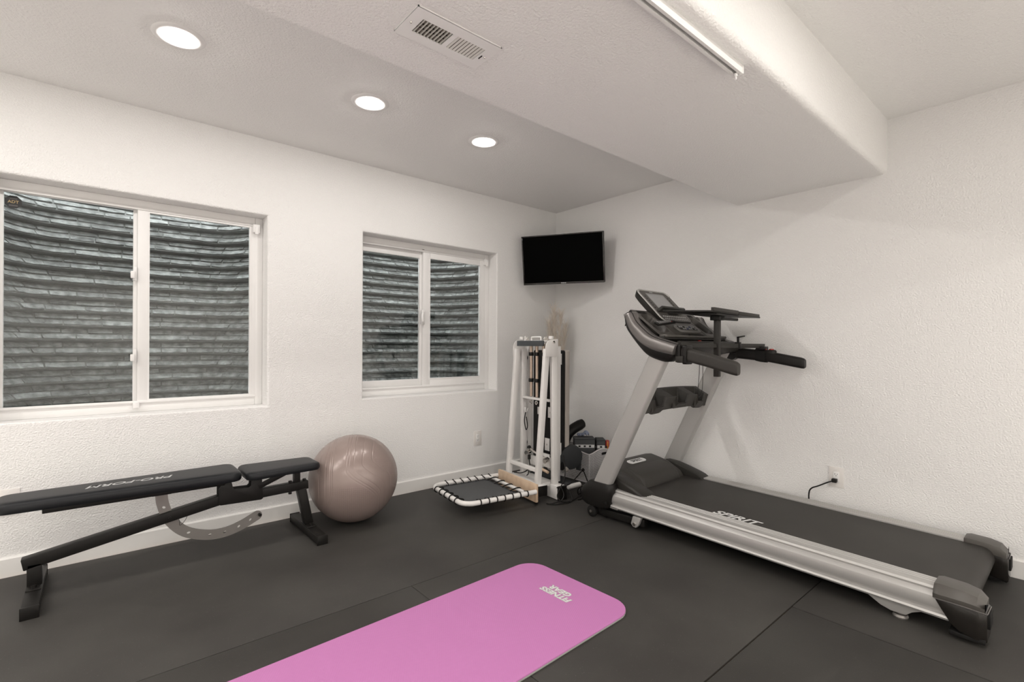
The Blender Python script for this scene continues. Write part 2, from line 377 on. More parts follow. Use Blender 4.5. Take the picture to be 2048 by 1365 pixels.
b = MB(); b.box(sx-.02, sx+.01, .088, .115, .765, .80); finish(b, 'latch', 'vinyl', w1, 0.004, parent=w1s)
w2, w2s, sx = window(2, *WIN[1], (-1.935, -1.437, .858, 1.846), (-1.354, -.842, .862, 1.848), .105)
b = MB(); b.box(sx-.022, sx+.004, .098, .120, 1.30, 1.42); b.tube(smooth_path([(sx-.012, .098, 1.40), (sx-.028, .078, 1.37), (sx-.026, .076, 1.33), (sx-.010, .098, 1.31)], 5), .010, 8); finish(b, 'latch', 'vinyl', w2, 0.003, parent=w2s)
b = MB(); b.box(sx-.010, sx+.004, .110, .118, .795, .805); b.box(sx-.010, sx+.004, .110, .118, 1.905, 1.915); finish(b, 'drain_slot', 'cavity', w2, parent=w2s)

# ---- window wells outside: moulded stone liner with ledges, stones, gravel and a grate on top
def well(cx, label, grate_label):
    r = root('window_well', (cx, .2, .45), label, 'window well')
    pts2 = smooth_path([(cx-.86, .205, 0), (cx-.82, .36, 0), (cx-.70, .70, 0), (cx-.53, .93, 0), (cx-.25, .985, 0), (cx, .995, 0), (cx+.25, .985, 0), (cx+.53, .93, 0), (cx+.70, .70, 0), (cx+.82, .36, 0), (cx+.86, .205, 0)], 6)
    S = [0.0]
    for a, c in zip(pts2[:-1], pts2[1:]): S.append(S[-1]+(c-a).length)
    Ltot = S[-1]
    def at(s):
        s = min(max(s, 0), Ltot)
        for i in range(len(S)-1):
            if s <= S[i+1]+1e-9:
                t = (s-S[i])/(S[i+1]-S[i]); p = pts2[i].lerp(pts2[i+1], t); d = (pts2[i+1]-pts2[i]).normalized(); return p, Vector((d.y, -d.x, 0))
        return pts2[-1], Vector((0,1,0))
    per = 0.093; zt = 2.075; ncourse = 16
    prof = []
    for c in range(ncourse):
        z = zt-c*per
        prof += [(0.0, z), (0.004, z-.002), (0.026, z-.038), (0.050, z-.076), (0.050, z-.083), (0.004, z-.0925)]
    b = MB(); loops = []
    for d, z in prof:
        L_ = []
        for i in range(61):
            p, n = at(Ltot*i/60); L_.append(Vector((p.x, p.y, z))+n*d)
        loops.append(L_)
    b.loft(loops, closed_ring=False, caps=False); finish(b, 'liner', 'liner', r, smooth=60)
    rs = random.Random(int(-cx*100))
    cnt = 0; rest = MB()
    for c in range(ncourse-1):
        z = zt-c*per
        # two rows of stones hang on each course: a long row on the face and a row of caps on the ledge
        for row, (za, zb, da, db, ln) in enumerate(((z-.004, z-.0385, .005, .026, (.12, .25)), (z-.0405, z-.0770, .0275, .050, (.12, .25)))):
            s = rs.uniform(-.1, 0)
            while s < Ltot:
                l = rs.uniform(*ln); s0, s1 = max(s, 0)+.0045, min(s+l, Ltot)-.0045; s += l
                if s1-s0 < .04 : continue
                far_end = s1 < .50 or s0 > Ltot-.42 or cnt >= 298
                pr = rs.uniform(.003, .013); jz = rs.uniform(-.003, .003)
                P = []
                m = 3
                for k in range(m):
                    ss = s0+(s1-s0)*k/(m-1); p, n = at(ss); e = .004 if k in (0, m-1) else 0
                    P.append([Vector((p.x, p.y, za-.001))+n*(da-.002), Vector((p.x, p.y, za-.003-e+jz*.4))+n*(da+pr), Vector((p.x, p.y, zb+.003+e))+n*(db+pr), Vector((p.x, p.y, zb))+n*(db-.002)])
                if far_end: rest.loft(P)
                else: mb = MB(); mb.loft(P); finish(mb, 'stone', 'stone', r, smooth=0); cnt += 1
    finish(rest, 'side_stones', 'stone', r, smooth=0)['kind'] = 'stuff'
    b = MB(); g = [Vector((p.x, p.y, .47)) for p in pts2]; b.add(g, [tuple(range(len(g)))]); finish(b, 'gravel_bed', 'gravel', r, smooth=0)['kind'] = 'stuff'
    # rim of the liner and the grate
    b = MB(); b.loft([[Vector((at(Ltot*i/60)[0].x, at(Ltot*i/60)[0].y, zt))+at(Ltot*i/60)[1]*d+Vector((0,0,h)) for i in range(61)] for d, h in ((0, -.002), (.014, 0), (.014, .02), (-.05, .02))], False, False); finish(b, 'rim', 'liner', r)
    gr = root('well_grate', (cx, .6, zt+.02), grate_label, 'grate')
    b = MB(); b.tube([p+Vector((0,0,zt+.032)) for p in pts2], .012, 6); b.cyl((cx-.86,.225,zt+.032), (cx+.86,.225,zt+.032), .012, 6); finish(b, 'grate_rim', 'grey_metal', gr)
    n = 32
    for k in range(1, n):
        x = cx-.84+1.68*k/n
        ys = [p.y for p, q in zip(pts2[:-1], pts2[1:]) if min(p.x, q.x) <= x <= max(p.x, q.x)]
        if not ys: continue
        b = MB(); b.box(x-.007, x+.007, .225, max(ys), zt+.022, zt+.042); finish(b, 'grate_bar', 'grey_metal', gr, smooth=0)
    for y in (.45, .68, .9):
        b = MB(); b.box(cx-.6, cx+.6, y-.006, y+.006, zt+.018, zt+.024); finish(b, 'cross_bar', 'grey_metal', gr, smooth=0)
well(-3.240, 'grey-green stone-look corrugated window well outside the left window', 'bar grate lying over the window well outside the left window')
well(-1.361, 'grey-green stone-look corrugated window well outside the right window by the television', 'bar grate lying over the window well outside the right window')
# ground outside, level with the well tops
b = MB()
for x0, x1, y0, y1 in ((-8, -4.10, .205, 4), (-2.38, -2.22, .205, 1.0), (-.50, 3, .205, 4), (-4.10, -.50, 1.0, 4)): b.box(x0, x1, y0, y1, 1.99, 2.09)
struct(b, 'ground', 'dirt')
# ================================================================== CEILING AND WALL FITTINGS
def downlight(x, y, label, group, lens='lens'):
    r = root('recessed_light', (x, y, H), label, 'ceiling light', group)
    b = MB(); b.lathe([(.056, -.0015), (.062, -.003), (.074, -.006), (.090, -.005), (.098, -.001), (.099, .001), (.056, .001)], (x, y, H), n=48); finish(b, 'trim_ring', 'vinyl', r)
    b = MB(); b.lathe([(.0001, -.013), (.028, -.012), (.046, -.0095), (.055, -.006), (.0575, -.002), (.0575, .0005)], (x, y, H), n=24); finish(b, 'lens', lens, r)
    if lens == 'lens_off_view':      # the same diffuser disc as a disc lamp: cheaper to sample
        ld = bpy.data.lights.new('lamp', 'AREA'); ld.shape = 'DISK'; ld.size = 0.115; ld.color = LAMP_COL
        ld.energy = (LAMP_FILL_E if y < -4 or x < -4.5 else LAMP_E)*PI*PI*.0575**2
        lo = bpy.data.objects.new('lamp', ld); COL.objects.link(lo); lo.parent = r; lo.location = (0, 0, -.0145)
    return r
ORD = ['largest, nearest the left edge', 'middle of the row', 'smallest, nearest the television']
for x, t in zip((-3.197, -2.336, -1.567), ORD): downlight(x, -.888, 'white recessed ceiling light on the window side, ' + t, 'recessed lights on the window side')
nth = ('first', 'second', 'third', 'fourth', 'fifth', 'sixth')
for y, row in ((-.888, 'window row'), (-3.36, 'row beyond the soffit'), (-5.0, 'first added fill row, behind the camera'), (-6.3, 'second added fill row, behind the camera'), (-7.6, 'last added fill row, behind the camera')):  # rear rows and far-left lamps: unseen, added as fill light
    for k, x in enumerate((-5.7, -4.85, -4.02) if y == -.888 else (-5.7, -4.85, -4.02, -3.197, -2.336, -1.567) if y == -3.36 else (-5.8, -4.5, -3.2, -1.9, -.8)):
        downlight(x, y, 'recessed ceiling light, %s from the left wall, %s' % (nth[k], row), 'recessed lights out of view', 'lens_off_view')

# ceiling register on the soffit
VX0, VX1, VY0, VY1 = -2.748, -2.430, -2.127, -1.974
vc = ((VX0+VX1)/2, (VY0+VY1)/2)
r = root('air_vent', (vc[0], vc[1], SZ), 'white rectangular air vent with angled louvers on the soffit', 'vent')
ox, oy = VX0, VY0; LXv, LYv = VX1-VX0, VY1-VY0
h1 = [(.040, .040), (.150, .040), (.150, .113), (.040, .113)]; h2 = [(.168, .040), (.278, .040), (.278, .113), (.168, .113)]
b = plate_mb([(0,0),(LXv,0),(LXv,LYv),(0,LYv)], [h1, h2], (ox, oy, SZ-.007), (1,0,0), (0,1,0), .0028); 
fp = finish(b, 'face_plate', 'vinyl', r, 0.0)
b = MB()
for x0, x1, y0, y1 in ((0, LXv, 0, .004), (0, LXv, LYv-.004, LYv), (0, .004, 0, LYv), (LXv-.004, LXv, 0, LYv)): b.box(ox+x0, ox+x1, oy+y0, oy+y1, SZ-.006, SZ+.001)
finish(b, 'rim', 'vinyl', r)
b = MB(); b.box(ox+.036, ox+.282, oy+.036, oy+.117, SZ-.0012, SZ+.0008); finish(b, 'duct_opening', 'cavity', r)
for k in range(9):
    x = ox+.046+k*.0122
    b = MB(); b.obox((x, oy+.0765, SZ-.0055), (math.cos(1.5), 0, math.sin(1.5)), (0,1,0), (-math.sin(1.5), 0, math.cos(1.5)), .0034, .0365, .0006); finish(b, 'louver', 'slat', r, smooth=0)
    x = ox+.174+k*.0122
    b = MB(); b.obox((x, oy+.0765, SZ-.0060), (math.cos(-.12), 0, math.sin(-.12)), (0,1,0), (-math.sin(-.12), 0, math.cos(-.12)), .0042, .0365, .0007); finish(b, 'louver', 'slat', r, smooth=0)
for y in (.066, .086):
    b = MB(); b.box(ox+.040, ox+.150, oy+y-.0015, oy+y+.0015, SZ-.0032, SZ-.0012); finish(b, 'damper_rod', 'black', r)
for x, y in ((.018, .076), (LXv-.016, .076)):
    b = MB(); b.lathe([(.0001, -.0105), (.003, -.0098), (.0045, -.0072), (.0045, -.006)], (ox+x, oy+y, SZ), n=12); finish(b, 'screw', 'chrome', r)
b = MB(); b.box(ox+.287, ox+.290, oy+.072, oy+.092, SZ-.0095, SZ-.0068); finish(b, 'damper_lever', 'black', r)

# curtain track along the soffit
r = root('curtain_track', (-3.2, -2.592, SZ), 'long white metal track screwed under the soffit edge', 'track')
prof = [(-.016, 0), (.016, 0), (.016, -.030), (.006, -.030), (.006, -.026), (.012, -.026), (.012, -.004), (-.012, -.004), (-.012, -.026), (-.006, -.026), (-.006, -.030), (-.016, -.030)]
b = MB(); b.extrude([(XL+.02, -2.592+y, SZ+z) for y, z in prof], (-1.72-XL-.02, 0, 0)); finish(b, 'rail', 'vinyl', r, smooth=20)
b = MB(); b.box(-1.720, -1.714, -2.611, -2.573, SZ-.032, SZ); finish(b, 'end_cap', 'vinyl', r, .001)
b = MB(); b.cyl((-1.735, -2.592, SZ-.030), (-1.735, -2.592, SZ-.040), .006, 10); b.tube([(-1.735, -2.592, SZ-.038), (-1.732, -2.592, SZ-.048), (-1.738, -2.592, SZ-.052)], .003, 6); finish(b, 'glider', 'vinyl', r)

# wall outlets
def outlet(c, n, label, open_slots=(0, 1)):
    n = Vector(n); side = Vector((0,0,1)).cross(n); c = Vector(c)
    r = root('wall_outlet', c, label, 'outlet', 'wall outlets')
    b = MB(); b.obox(c+n*.0025, side, (0,0,1), n, .040, .062, .0025); finish(b, 'face_plate', 'plate', r, .0015)
    b = MB(); b.obox(c+n*.0055, side, (0,0,1), n, .0165, .0335, .0012); rc = finish(b, 'receptacle', 'vinyl', r, .001)
    for k in (0, 1):
        z = .016-k*.032
        for dx, hx, hz, dz in ((-.0065, .0011, .0042, .003), (.0065, .0011, .0034, .003), (0, .0022, .0020, -.007)):
            b = MB(); b.obox(c+side*dx+Vector((0,0,z+dz))+n*.0067, side, (0,0,1), n, hx, hz, .0003); finish(b, 'slot', 'black_matte', r, parent=rc, smooth=0)
    b = MB()
    for z in (.048, -.048): b.lathe([(.0001, .0065), (.003, .006), (.003, .004)], c+Vector((0,0,z)), axis=n, n=10)
    finish(b, 'screw', 'vinyl', r)
    return r
outlet((-.950, 0, .338), (0,-1,0), 'white wall outlet between the right window and the folded reformer')
outlet((-3.780, 0, .357), (0,-1,0), 'white wall plate half hidden behind the head end of the weight bench')
outlet((0, -2.409, .334), (-1,0,0), 'white wall outlet above the treadmill with a black plug in it')
r = root('power_cord', (-.03, -2.41, .28), 'short black power cord plugged into the outlet by the treadmill', 'cord')
b = MB(); b.obox((-.022, -2.405, .316), (1,0,0), (0,1,0), (0,0,1), .014, .014, .012); finish(b, 'plug', 'black', r, .005, 3)
b = MB(); b.tube(smooth_path([(-.030, -2.396, .312), (-.040, -2.372, .300), (-.045, -2.325, .270), (-.045, -2.285, .245), (-.045, -2.272, .205), (-.045, -2.272, .10), (-.05, -2.24, .014), (-.06, -2.1, .012), (-.10, -1.6, .012), (-.2, -1.45, .03)], 8), .0042, 8); finish(b, 'cable', 'black', r)

# octagonal security decal on the left pane of window_1
c = Vector((-3.782, .1555, 1.852))
r = root('security_decal', c, 'small black octagonal security decal in the top corner of the left window', 'sticker')
oc = [(.031*math.cos(PI/8+k*PI/4)/math.cos(PI/8), .031*math.sin(PI/8+k*PI/4)/math.cos(PI/8)) for k in range(8)]
b = MB(); b.extrude([c+Vector((p[0], 0, p[1])) for p in oc], (0, -.0006, 0)); finish(b, 'decal_sheet', 'print_black', r, smooth=0)
b = text_mb('ADT', .020, c+Vector((0, -.0010, 0)), (1,0,0), (0,0,1), .0003, bold=.0004); finish(b, 'lettering', mat('gold_print', (.45, .33, .16), .5), r, smooth=0)
b = MB(); b.box(c.x-.016, c.x+.016, c.y-.0010, c.y-.0006, c.z-.022, c.z-.015); b.box(c.x-.014, c.x+.014, c.y-.0010, c.y-.0006, c.z+.014, c.z+.018); finish(b, 'small_print', mat('grey_print_dim', (.10, .09, .09), .5), r, smooth=0)

# ================================================================== TREADMILL
T = root('treadmill', (-.51, -2.2, 0), 'silver and black folding treadmill along the right wall', 'treadmill')
def inc(y): return (y+3.03)*.0196          # the deck climbs slightly to the front
XO, XI, XRI, XRO = -.935, -.815, -.190, -.080
RAIL = [(0, .0), (.012, .0026), (.014, .0005), (.030, .0005), (.032, .0026), (.034, .0005), (.050, .0005), (.052, .0026), (.054, .0005), (.070, .0005), (.072, .0026), (.086, .0026),
        (.096, -.001), (.100, -.010), (.098, -.018), (.106, -.022), (.118, -.034), (.122, -.055), (.118, -.078), (.110, -.088), (.110, -.092), (.120, -.096), (.124, -.104), (.120, -.112), (.02, -.112), (0, -.1)]
def rail(sgn, xi, y0, y1):
    pr = []
    for d, z in RAIL: pr.append((xi+sgn*d, z))
    A = [Vector((x, y0, .176+z+inc(y0))) for x, z in pr]; B = [Vector((x, y1, .176+z+inc(y1))) for x, z in pr]
    b = MB(); b.loft([A, B]); return b
finish(rail(-1, XI, -1.40, -3.06), 'side_rail', 'alu', T, smooth=25)
finish(rail(1, XRI, -1.40, -3.06), 'side_rail', 'alu', T, smooth=25)
# belt: a closed loop over the rear roller
rb = .052; path = []
yr = -3.072; zr = .170+inc(yr)-rb
path.append((-1.40, .170+inc(-1.40)))
for k in range(13):
    a = PI/2+k*PI/12; path.append((yr+rb*math.cos(a), zr+rb*math.sin(a)))
path.append((-1.40, zr-rb+.03))
b = MB(); A = [Vector((XI+.002, y, z)) for y, z in path]; B = [Vector((XRI-.002, y, z)) for y, z in path]; b.loft([A, B]); finish(b, 'running_belt', 'belt', T, smooth=40)
finish(text_mb('SPIRIT', .088, (-.772, -2.146, .1713+inc(-2.146)), (0, -1, -.0196), (1, 0, 0), .0003, shear=.28, bold=.0022, xs=1.02), 'belt_lettering', 'print_white', T, smooth=0)
# deck frame under the belt
b = MB(); b.box(XI+.01, XRI-.01, -3.0, -1.42, .075, .10); finish(b, 'deck_underside', 'black_matte', T)
# rear end caps
def endcap(sgn, xi):
    x0, x1 = xi+sgn*(-.004), xi+sgn*.127
    def sec(y, zt, zb, inn, out): return [Vector((xi+sgn*inn, y, zt)), Vector((xi+sgn*(out-.030), y, zt)), Vector((xi+sgn*(out-.008), y, zt-.018)), Vector((xi+sgn*out, y, zt-.035)), Vector((xi+sgn*(out+.003), y, zb+.02)), Vector((xi+sgn*out, y, zb)), Vector((xi+sgn*inn, y, zb))]
    b = MB(); b.loft([sec(-3.012, .188, .140, .0, .124), sec(-3.03, .192, .140, -.004, .130), sec(-3.10, .188, .140, -.004, .130), sec(-3.140, .178, .136, -.002, .126), sec(-3.162, .156, .128, .004, .114)])
    o = finish(b, 'end_cap', 'dash', T, .003, 2)
    def low(y, zt, zb, out, sl): return [Vector((xi+sgn*.004, y, zt)), Vector((xi+sgn*out, y, zt)), Vector((xi+sgn*(out+.003), y-sl*.5, (zt+zb)/2)), Vector((xi+sgn*out, y-sl, zb)), Vector((xi+sgn*.004, y-sl, zb))]
    b = MB(); b.loft([low(-3.016, .142, .056, .126, .052), low(-3.08, .142, .040, .129, .012), low(-3.145, .138, .026, .127, 0), low(-3.168, .130, .022, .112, 0)]); finish(b, 'cap_lower', 'gloss_black', T, .003, parent=o)
    b = MB(); b.tube([(xi+sgn*.1290, -3.016, .141), (xi+sgn*.1320, -3.10, .141), (xi+sgn*.1285, -3.144, .137), (xi+sgn*.114, -3.168, .130), (xi+sgn*.02, -3.170, .130)], .0022, 6); finish(b, 'trim_line', 'band', T, parent=o)
    b = MB(); b.box(min(xi+sgn*.03, xi+sgn*.1), max(xi+sgn*.03, xi+sgn*.1), -3.176, -3.155, .07, .125); finish(b, 'rear_bumper', 'black_matte', T, .003, parent=o)
    b = MB(); b.box(min(xi+sgn*.012, xi+sgn*.126), max(xi+sgn*.012, xi+sgn*.126), -3.165, -3.06, .016, .034); finish(b, 'cap_foot', 'black_matte', T, .004, parent=o)
endcap(-1, XI); endcap(1, XRI)
# rear levelling feet with their brackets
for xc in (-.880, -.125):
    b = MB(); pts = [(-2.775, .085), (-2.80, .060), (-2.84, .036), (-2.875, .026), (-2.925, .026), (-2.945, .045), (-2.975, .060), (-3.00, .066), (-3.00, .085)]
    b.extrude([(xc-.045, y, z) for y, z in pts], (.06, 0, 0)); o = finish(b, 'foot_bracket', 'silver', T, .003)
    b = MB(); b.lathe([(.0001, 0), (.026, 0), (.028, .006), (.024, .014), (.012, .016), (.012, .03)], (xc-.012, -2.902, 0), n=24); finish(b, 'levelling_foot', 'grey_metal', T, parent=o)
# front boots, uprights
def upy(z): return -.4835*(z-.21)          # how far the leaning upright has moved back at height z
for xc, s in ((-.918, -1), (-.110, 1)):
    b = MB()
    L0 = []
    for z, ya, yb, xh in ((.078, -1.215, -1.395, .042), (.098, -1.180, -1.420, .052), (.150, -1.172, -1.432, .054), (.188, -1.186, -1.440, .053), (.232, -1.238, -1.442, .046), (.240, -1.252, -1.436, .040)):
        L0.append([Vector((xc+xh*math.copysign(abs(math.cos(t))**.6, math.cos(t)), (ya+yb)/2+(ya-yb)/2*math.copysign(abs(math.sin(t))**.55, math.sin(t)), z)) for t in [k*2*PI/28 for k in range(28)]])
    b.loft(L0); finish(b, 'front_boot', 'black', T, smooth=40)
    b = MB(); L0 = []
    for z in (.20, 1.12):
        ya = -1.266+upy(z)*1.0; L0.append([Vector((xc+px_-s*(.020 if z > .9 else 0), ya-.068+py_, z)) for px_, py_ in rrect(-.028, .028, -.068, .068, .020, 5)])
    b.loft(L0); finish(b, 'upright', 'silver', T, smooth=40)
    for y, z in ((-1.18, .15), (-1.40, .125)):
        b = MB(); b.cyl((xc-.052, y-.01, z), (xc-.0565, y-.01, z), .009, 12) if s < 0 else b.cyl((xc+.052, y, z), (xc+.0565, y, z), .009, 12); finish(b, 'bolt', 'black_matte', T)
# lift frame with transport wheels under the front
b = MB(); b.bar((-.900, -1.28, .036), (-.900, -1.66, .050), .035, .045); b.bar((-.13, -1.28, .036), (-.13, -1.66, .050), .035, .045); b.bar((-.92, -1.30, .055), (-.11, -1.30, .055), .05, .05); b.bar((-.92, -1.60, .055), (-.11, -1.60, .055), .04, .04); finish(b, 'lift_frame', 'black', T, .004)
for xc, s in ((-.940, -1), (-.09, 1)):
    b = MB(); b.lathe([(.010, -.014), (.030, -.014), (.036, -.010), (.0375, 0), (.036, .010), (.030, .014), (.010, .014)], (xc, -1.272, .0375), axis=(1,0,0), n=28); wv = finish(b, 'transport_wheel', 'black_matte', T)
    b = MB(); b.lathe([(.0001, .020), (.009, .019), (.011, .012), (.011, -.012), (.009, -.02), (.0001, -.02)], (xc, -1.272, .0375), axis=(1,0,0), n=14); finish(b, 'hub', 'chrome', T, parent=wv)
for xc in (-.925, -.105):
    b = MB(); b.extrude([(xc-.012, y, z) for y, z in ((-1.590, .085), (-1.575, .035), (-1.590, .018), (-1.612, .016), (-1.630, .035), (-1.650, .085))], (.024, 0, 0)); o = finish(b, 'lift_bracket', 'silver', T, .004)
    b = MB(); b.cyl((xc-.020, -1.603, .038), (xc+.020, -1.603, .038), .010, 14); finish(b, 'bolt', 'chrome', T, parent=o)
b = MB(); b.box(-.93, -.08, -1.47, -1.30, .085, .115); finish(b, 'base_crossbeam', 'silver', T, .006)
# motor hood
def hoodsec(y, z, x0, x1, zb):
    r_ = min(.05, (z-zb)*.5); P = [(x0, zb), (x0+.012, z-r_)]
    for k in range(5):
        a = PI-k*PI/2/4; P.append((x0+.012+r_+r_*math.cos(a), z-r_+r_*math.sin(a)))
    for k in range(5):
        a = PI/2-k*PI/2/4; P.append((x1-.012-r_+r_*math.cos(a), z-r_+r_*math.sin(a)))
    P += [(x1-.012, z-r_), (x1, zb)]
    return [Vector((x, y, zz)) for x, zz in P]
b = MB(); b.loft([hoodsec(-1.190, .215, -.80, -.205, .10), hoodsec(-1.200, .285, -.80, -.205, .10), hoodsec(-1.222, .316, -.80, -.205, .10), hoodsec(-1.262, .323, -.805, -.200, .10), hoodsec(-1.33, .311, -.805, -.20, .12), hoodsec(-1.405, .294, -.805, -.20, .14), hoodsec(-1.45, .272, -.80, -.205, .15), hoodsec(-1.495, .250, -.795, -.21, .17), hoodsec(-1.520, .212, -.79, -.215, .17)])
hood = finish(b, 'motor_hood', 'char2', T, smooth=50)
b = MB(); b.loft([hoodsec(-1.375, .304, -.735, -.275, .25), hoodsec(-1.42, .297, -.735, -.275, .24), hoodsec(-1.47, .281, -.735, -.275, .23), hoodsec(-1.512, .258, -.73, -.28, .19), hoodsec(-1.532, .205, -.725, -.285, .18)]); finish(b, 'hood_step', 'char2', T, smooth=50, parent=hood)
for s, xa, xb in ((-1, -.800, -.905), (1, -.205, -.100)):          # wings running down on to the rails
    b = MB(); L0 = []
    for y, z, xo in ((-1.36, .292, .62), (-1.42, .284, .80), (-1.50, .262, .93), (-1.58, .238, 1.0), (-1.622, .224, 1.0), (-1.645, .211, 1.0), (-1.652, .200, .98)):
        xx = xa+(xb-xa)*xo
        L0.append([Vector((xa-s*.01, y, .17)), Vector((xa-s*.01, y, z-.004)), Vector((xa+s*.03*0, y, z)), Vector((xx-s*.012, y, z-.004)), Vector((xx, y, z-.016)), Vector((xx, y, .17))])
    b.loft(L0); finish(b, 'hood_wing', 'dark_grey', T, .003, parent=hood)
b = MB(); b.extrude([(-.858, y, z) for y, z in ((-1.38, .27), (-1.38, .19), (-1.60, .19), (-1.60, .215))], (.06, 0, 0)); b.extrude([(-.155, y, z) for y, z in ((-1.38, .27), (-1.38, .19), (-1.60, .19), (-1.60, .215))], (.05, 0, 0)); finish(b, 'hood_side', 'black', T, parent=hood)
bn = Vector((0, -.19, 1)).normalized(); up_b = Vector((0, 1, .19)).normalized(); bc = Vector((-.520, -1.322, .3145))
# badge plate
bd = MB(); bd.extrude([bc+Vector((x, 0, 0))+up_b*y for x, y in rrect(-.095, .095, -.026, .026, .024, 6)], bn*.004); bd = finish(bd, 'badge', 'print_white', T, parent=hood, smooth=20)
finish(text_mb('SPIRIT', .044, bc+bn*.0046, (1,0,0), up_b, .0004, bold=.0008), 'badge_lettering', 'print_black', T, parent=hood, smooth=0)

# ---- console
ARM_OUT = [(-1.531, 1.305), (-1.538, 1.242), (-1.572, 1.197), (-1.620, 1.139), (-1.681, 1.083), (-1.754, 1.052), (-1.828, 1.040), (-1.866, 1.069)]
ARM_DIV = [(-1.531, 1.322), (-1.548, 1.271), (-1.577, 1.221), (-1.649, 1.151), (-1.745, 1.107), (-1.866, 1.082)]
ARM_RIM = [(-1.533, 1.333), (-1.558, 1.342), (-1.583, 1.340), (-1.610, 1.289), (-1.663, 1.238), (-1.727, 1.192), (-1.816, 1.163), (-1.888, 1.143)]
def sp(pts, n=4): return [(v.x, v.y) for v in smooth_path([(a, c, 0) for a, c in pts], n)]
out, div, rim = sp(ARM_OUT), sp(ARM_DIV), sp(ARM_RIM)
def resamp(p, n):
    S = [0]
    for a, c in zip(p[:-1], p[1:]): S.append(S[-1]+math.dist(a, c))
    R_ = []
    for k in range(n):
        s = S[-1]*k/(n-1); i = max(j for j in range(len(S)) if S[j] <= s+1e-9); i = min(i, len(p)-2)
        t = (s-S[i])/max(S[i+1]-S[i], 1e-9); R_.append((p[i][0]+(p[i+1][0]-p[i][0])*t, p[i][1]+(p[i+1][1]-p[i][1])*t))
    return R_
NA = 22; oR, dR, rR = resamp(out, NA), resamp(div, NA), resamp(rim, NA)
for xo, s in ((-.960, 1), (-.070, -1)):
    b = MB(); L0 = []
    for (ya, za), (yb, zb) in zip(dR, rR):
        m_ = ((ya+yb)/2, (za+zb)/2)
        L0.append([Vector((xo+s*.010, ya, za)), Vector((xo, m_[0]*.5+ya*.5, m_[1]*.5+za*.5)), Vector((xo+s*.003, m_[0]*.4+yb*.6, m_[1]*.4+zb*.6)), Vector((xo+s*.016, yb, zb)), Vector((xo+s*.075, yb+.002, zb+.002)), Vector((xo+s*.075, ya, za))])
    b.loft(L0); arm = finish(b, 'console_arm', 'band', T, smooth=50)
    b = MB(); L0 = []
    for (ya, za), (yb, zb) in zip(oR, dR):
        L0.append([Vector((xo+s*.030, ya, za)), Vector((xo+s*.012, ya*.6+yb*.4, za*.6+zb*.4)), Vector((xo+s*.008, yb, zb)), Vector((xo+s*.085, yb, zb)), Vector((xo+s*.085, ya, za))])
    b.loft(L0); finish(b, 'arm_underside', 'black', T, smooth=50, parent=arm)
    b = MB(); b.tube([(xo+s*.009, y, z) for y, z in dR], .0022, 6); b.tube([(xo+s*.016, y, z) for y, z in rR], .0022, 6); finish(b, 'arm_trim', 'black', T, parent=arm)
# hull between the arms
HULL = [(-1.495, 1.275), (-1.505, 1.268), (-1.690, 1.128), (-1.735, 1.185), (-1.775, 1.196), (-1.778, 1.176), (-1.745, 1.165), (-1.725, 1.120), (-1.80, 1.118), (-1.872, 1.150), (-1.888, 1.138), (-1.865, 1.10), (-1.75, 1.075), (-1.63, 1.15), (-1.55, 1.23)]
b = MB(); b.extrude([(-.890, y, z) for y, z in HULL], (.75, 0, 0)); con = finish(b, 'console_hull', 'dark_grey', T, .004)
# dashboard surface: a height field with two cup wells
A_, B_ = Vector((0, -1.532, 1.3575)), Vector((0, -1.742, 1.198)); dd = (B_-A_); nn = Vector((0, dd.z, -dd.y)).normalized()
if nn.z < 0: nn = -nn
b = MB(); nx, ny = 120, 40; V = []
for j in range(ny+1):
    for i in range(nx+1):
        u = i/nx; v = j/ny; x = -.895+u*.76; p = A_+dd*v; h = .004
        for cx_ in (-.790, -.238):
            q = ((x-cx_)/.062)**4+((v-.52)/.36)**4
            h -= .085*max(0, min(1, (1.0-q)*2.2))
        h += .010*max(0, 1-abs((x+.515)/.175)**8)
        h -= .004*max(0, 1-abs((abs(x+.515)-.185)/.006)**2)
        V.append(Vector((x, p.y, p.z))+nn*h)
F = [(j*(nx+1)+i, j*(nx+1)+i+1, (j+1)*(nx+1)+i+1, (j+1)*(nx+1)+i) for j in range(ny) for i in range(nx)]
b.add(V, F); dash = finish(b, 'dashboard', 'dash', T, smooth=50)
b = MB(); b.extrude([(-.892, y, z) for y, z in ((-1.490, 1.26), (-1.522, 1.352), (-1.533, 1.362), (-1.538, 1.354), (-1.500, 1.262))], (.754, 0, 0)); finish(b, 'dash_back', 'dark_grey', T, parent=dash)
def dp(x, v, h=.0): p = A_+dd*v+nn*h; return Vector((x, p.y, p.z))
du = -dd.normalized()
b = MB(); b.extrude([dp(-.515+x, .80, .014)+du*y for x, y in rrect(-.135, .135, -.034, .040, .030, 6)], nn*.008); kp = finish(b, 'keypad', 'key_grey', T, .002, parent=dash)
b = MB(); b.extrude([dp(-.515+x, .79, .0222)+du*y for x, y in rrect(-.110, .110, -.018, .028, .016, 5)], nn*.0012); finish(b, 'keypad_label', 'dark_grey', T, parent=kp, smooth=20)
cols = ['print_grey', 'blue', 'red', 'amber']
for k in range(8):
    for j in range(2):
        b = MB(); b.extrude([dp(-.600+k*.0243+x, .79, .0235)+du*(y-.006+j*.020) for x, y in rrect(-.008, .008, -.006, .006, .004, 3)], nn*.0012); finish(b, 'button', 'print_grey' if (k+j) % 3 else ('blue' if k % 2 else 'char2'), T, parent=kp, smooth=20)
for cx_ in (-.800, -.232):
    for k in range(4):
        b = MB(); b.bar(dp(cx_-.045, .045+k*.028, .005), dp(cx_+.045, .045+k*.028, .005), .003, .003); finish(b, 'speaker_slot', 'black', T, parent=dash)
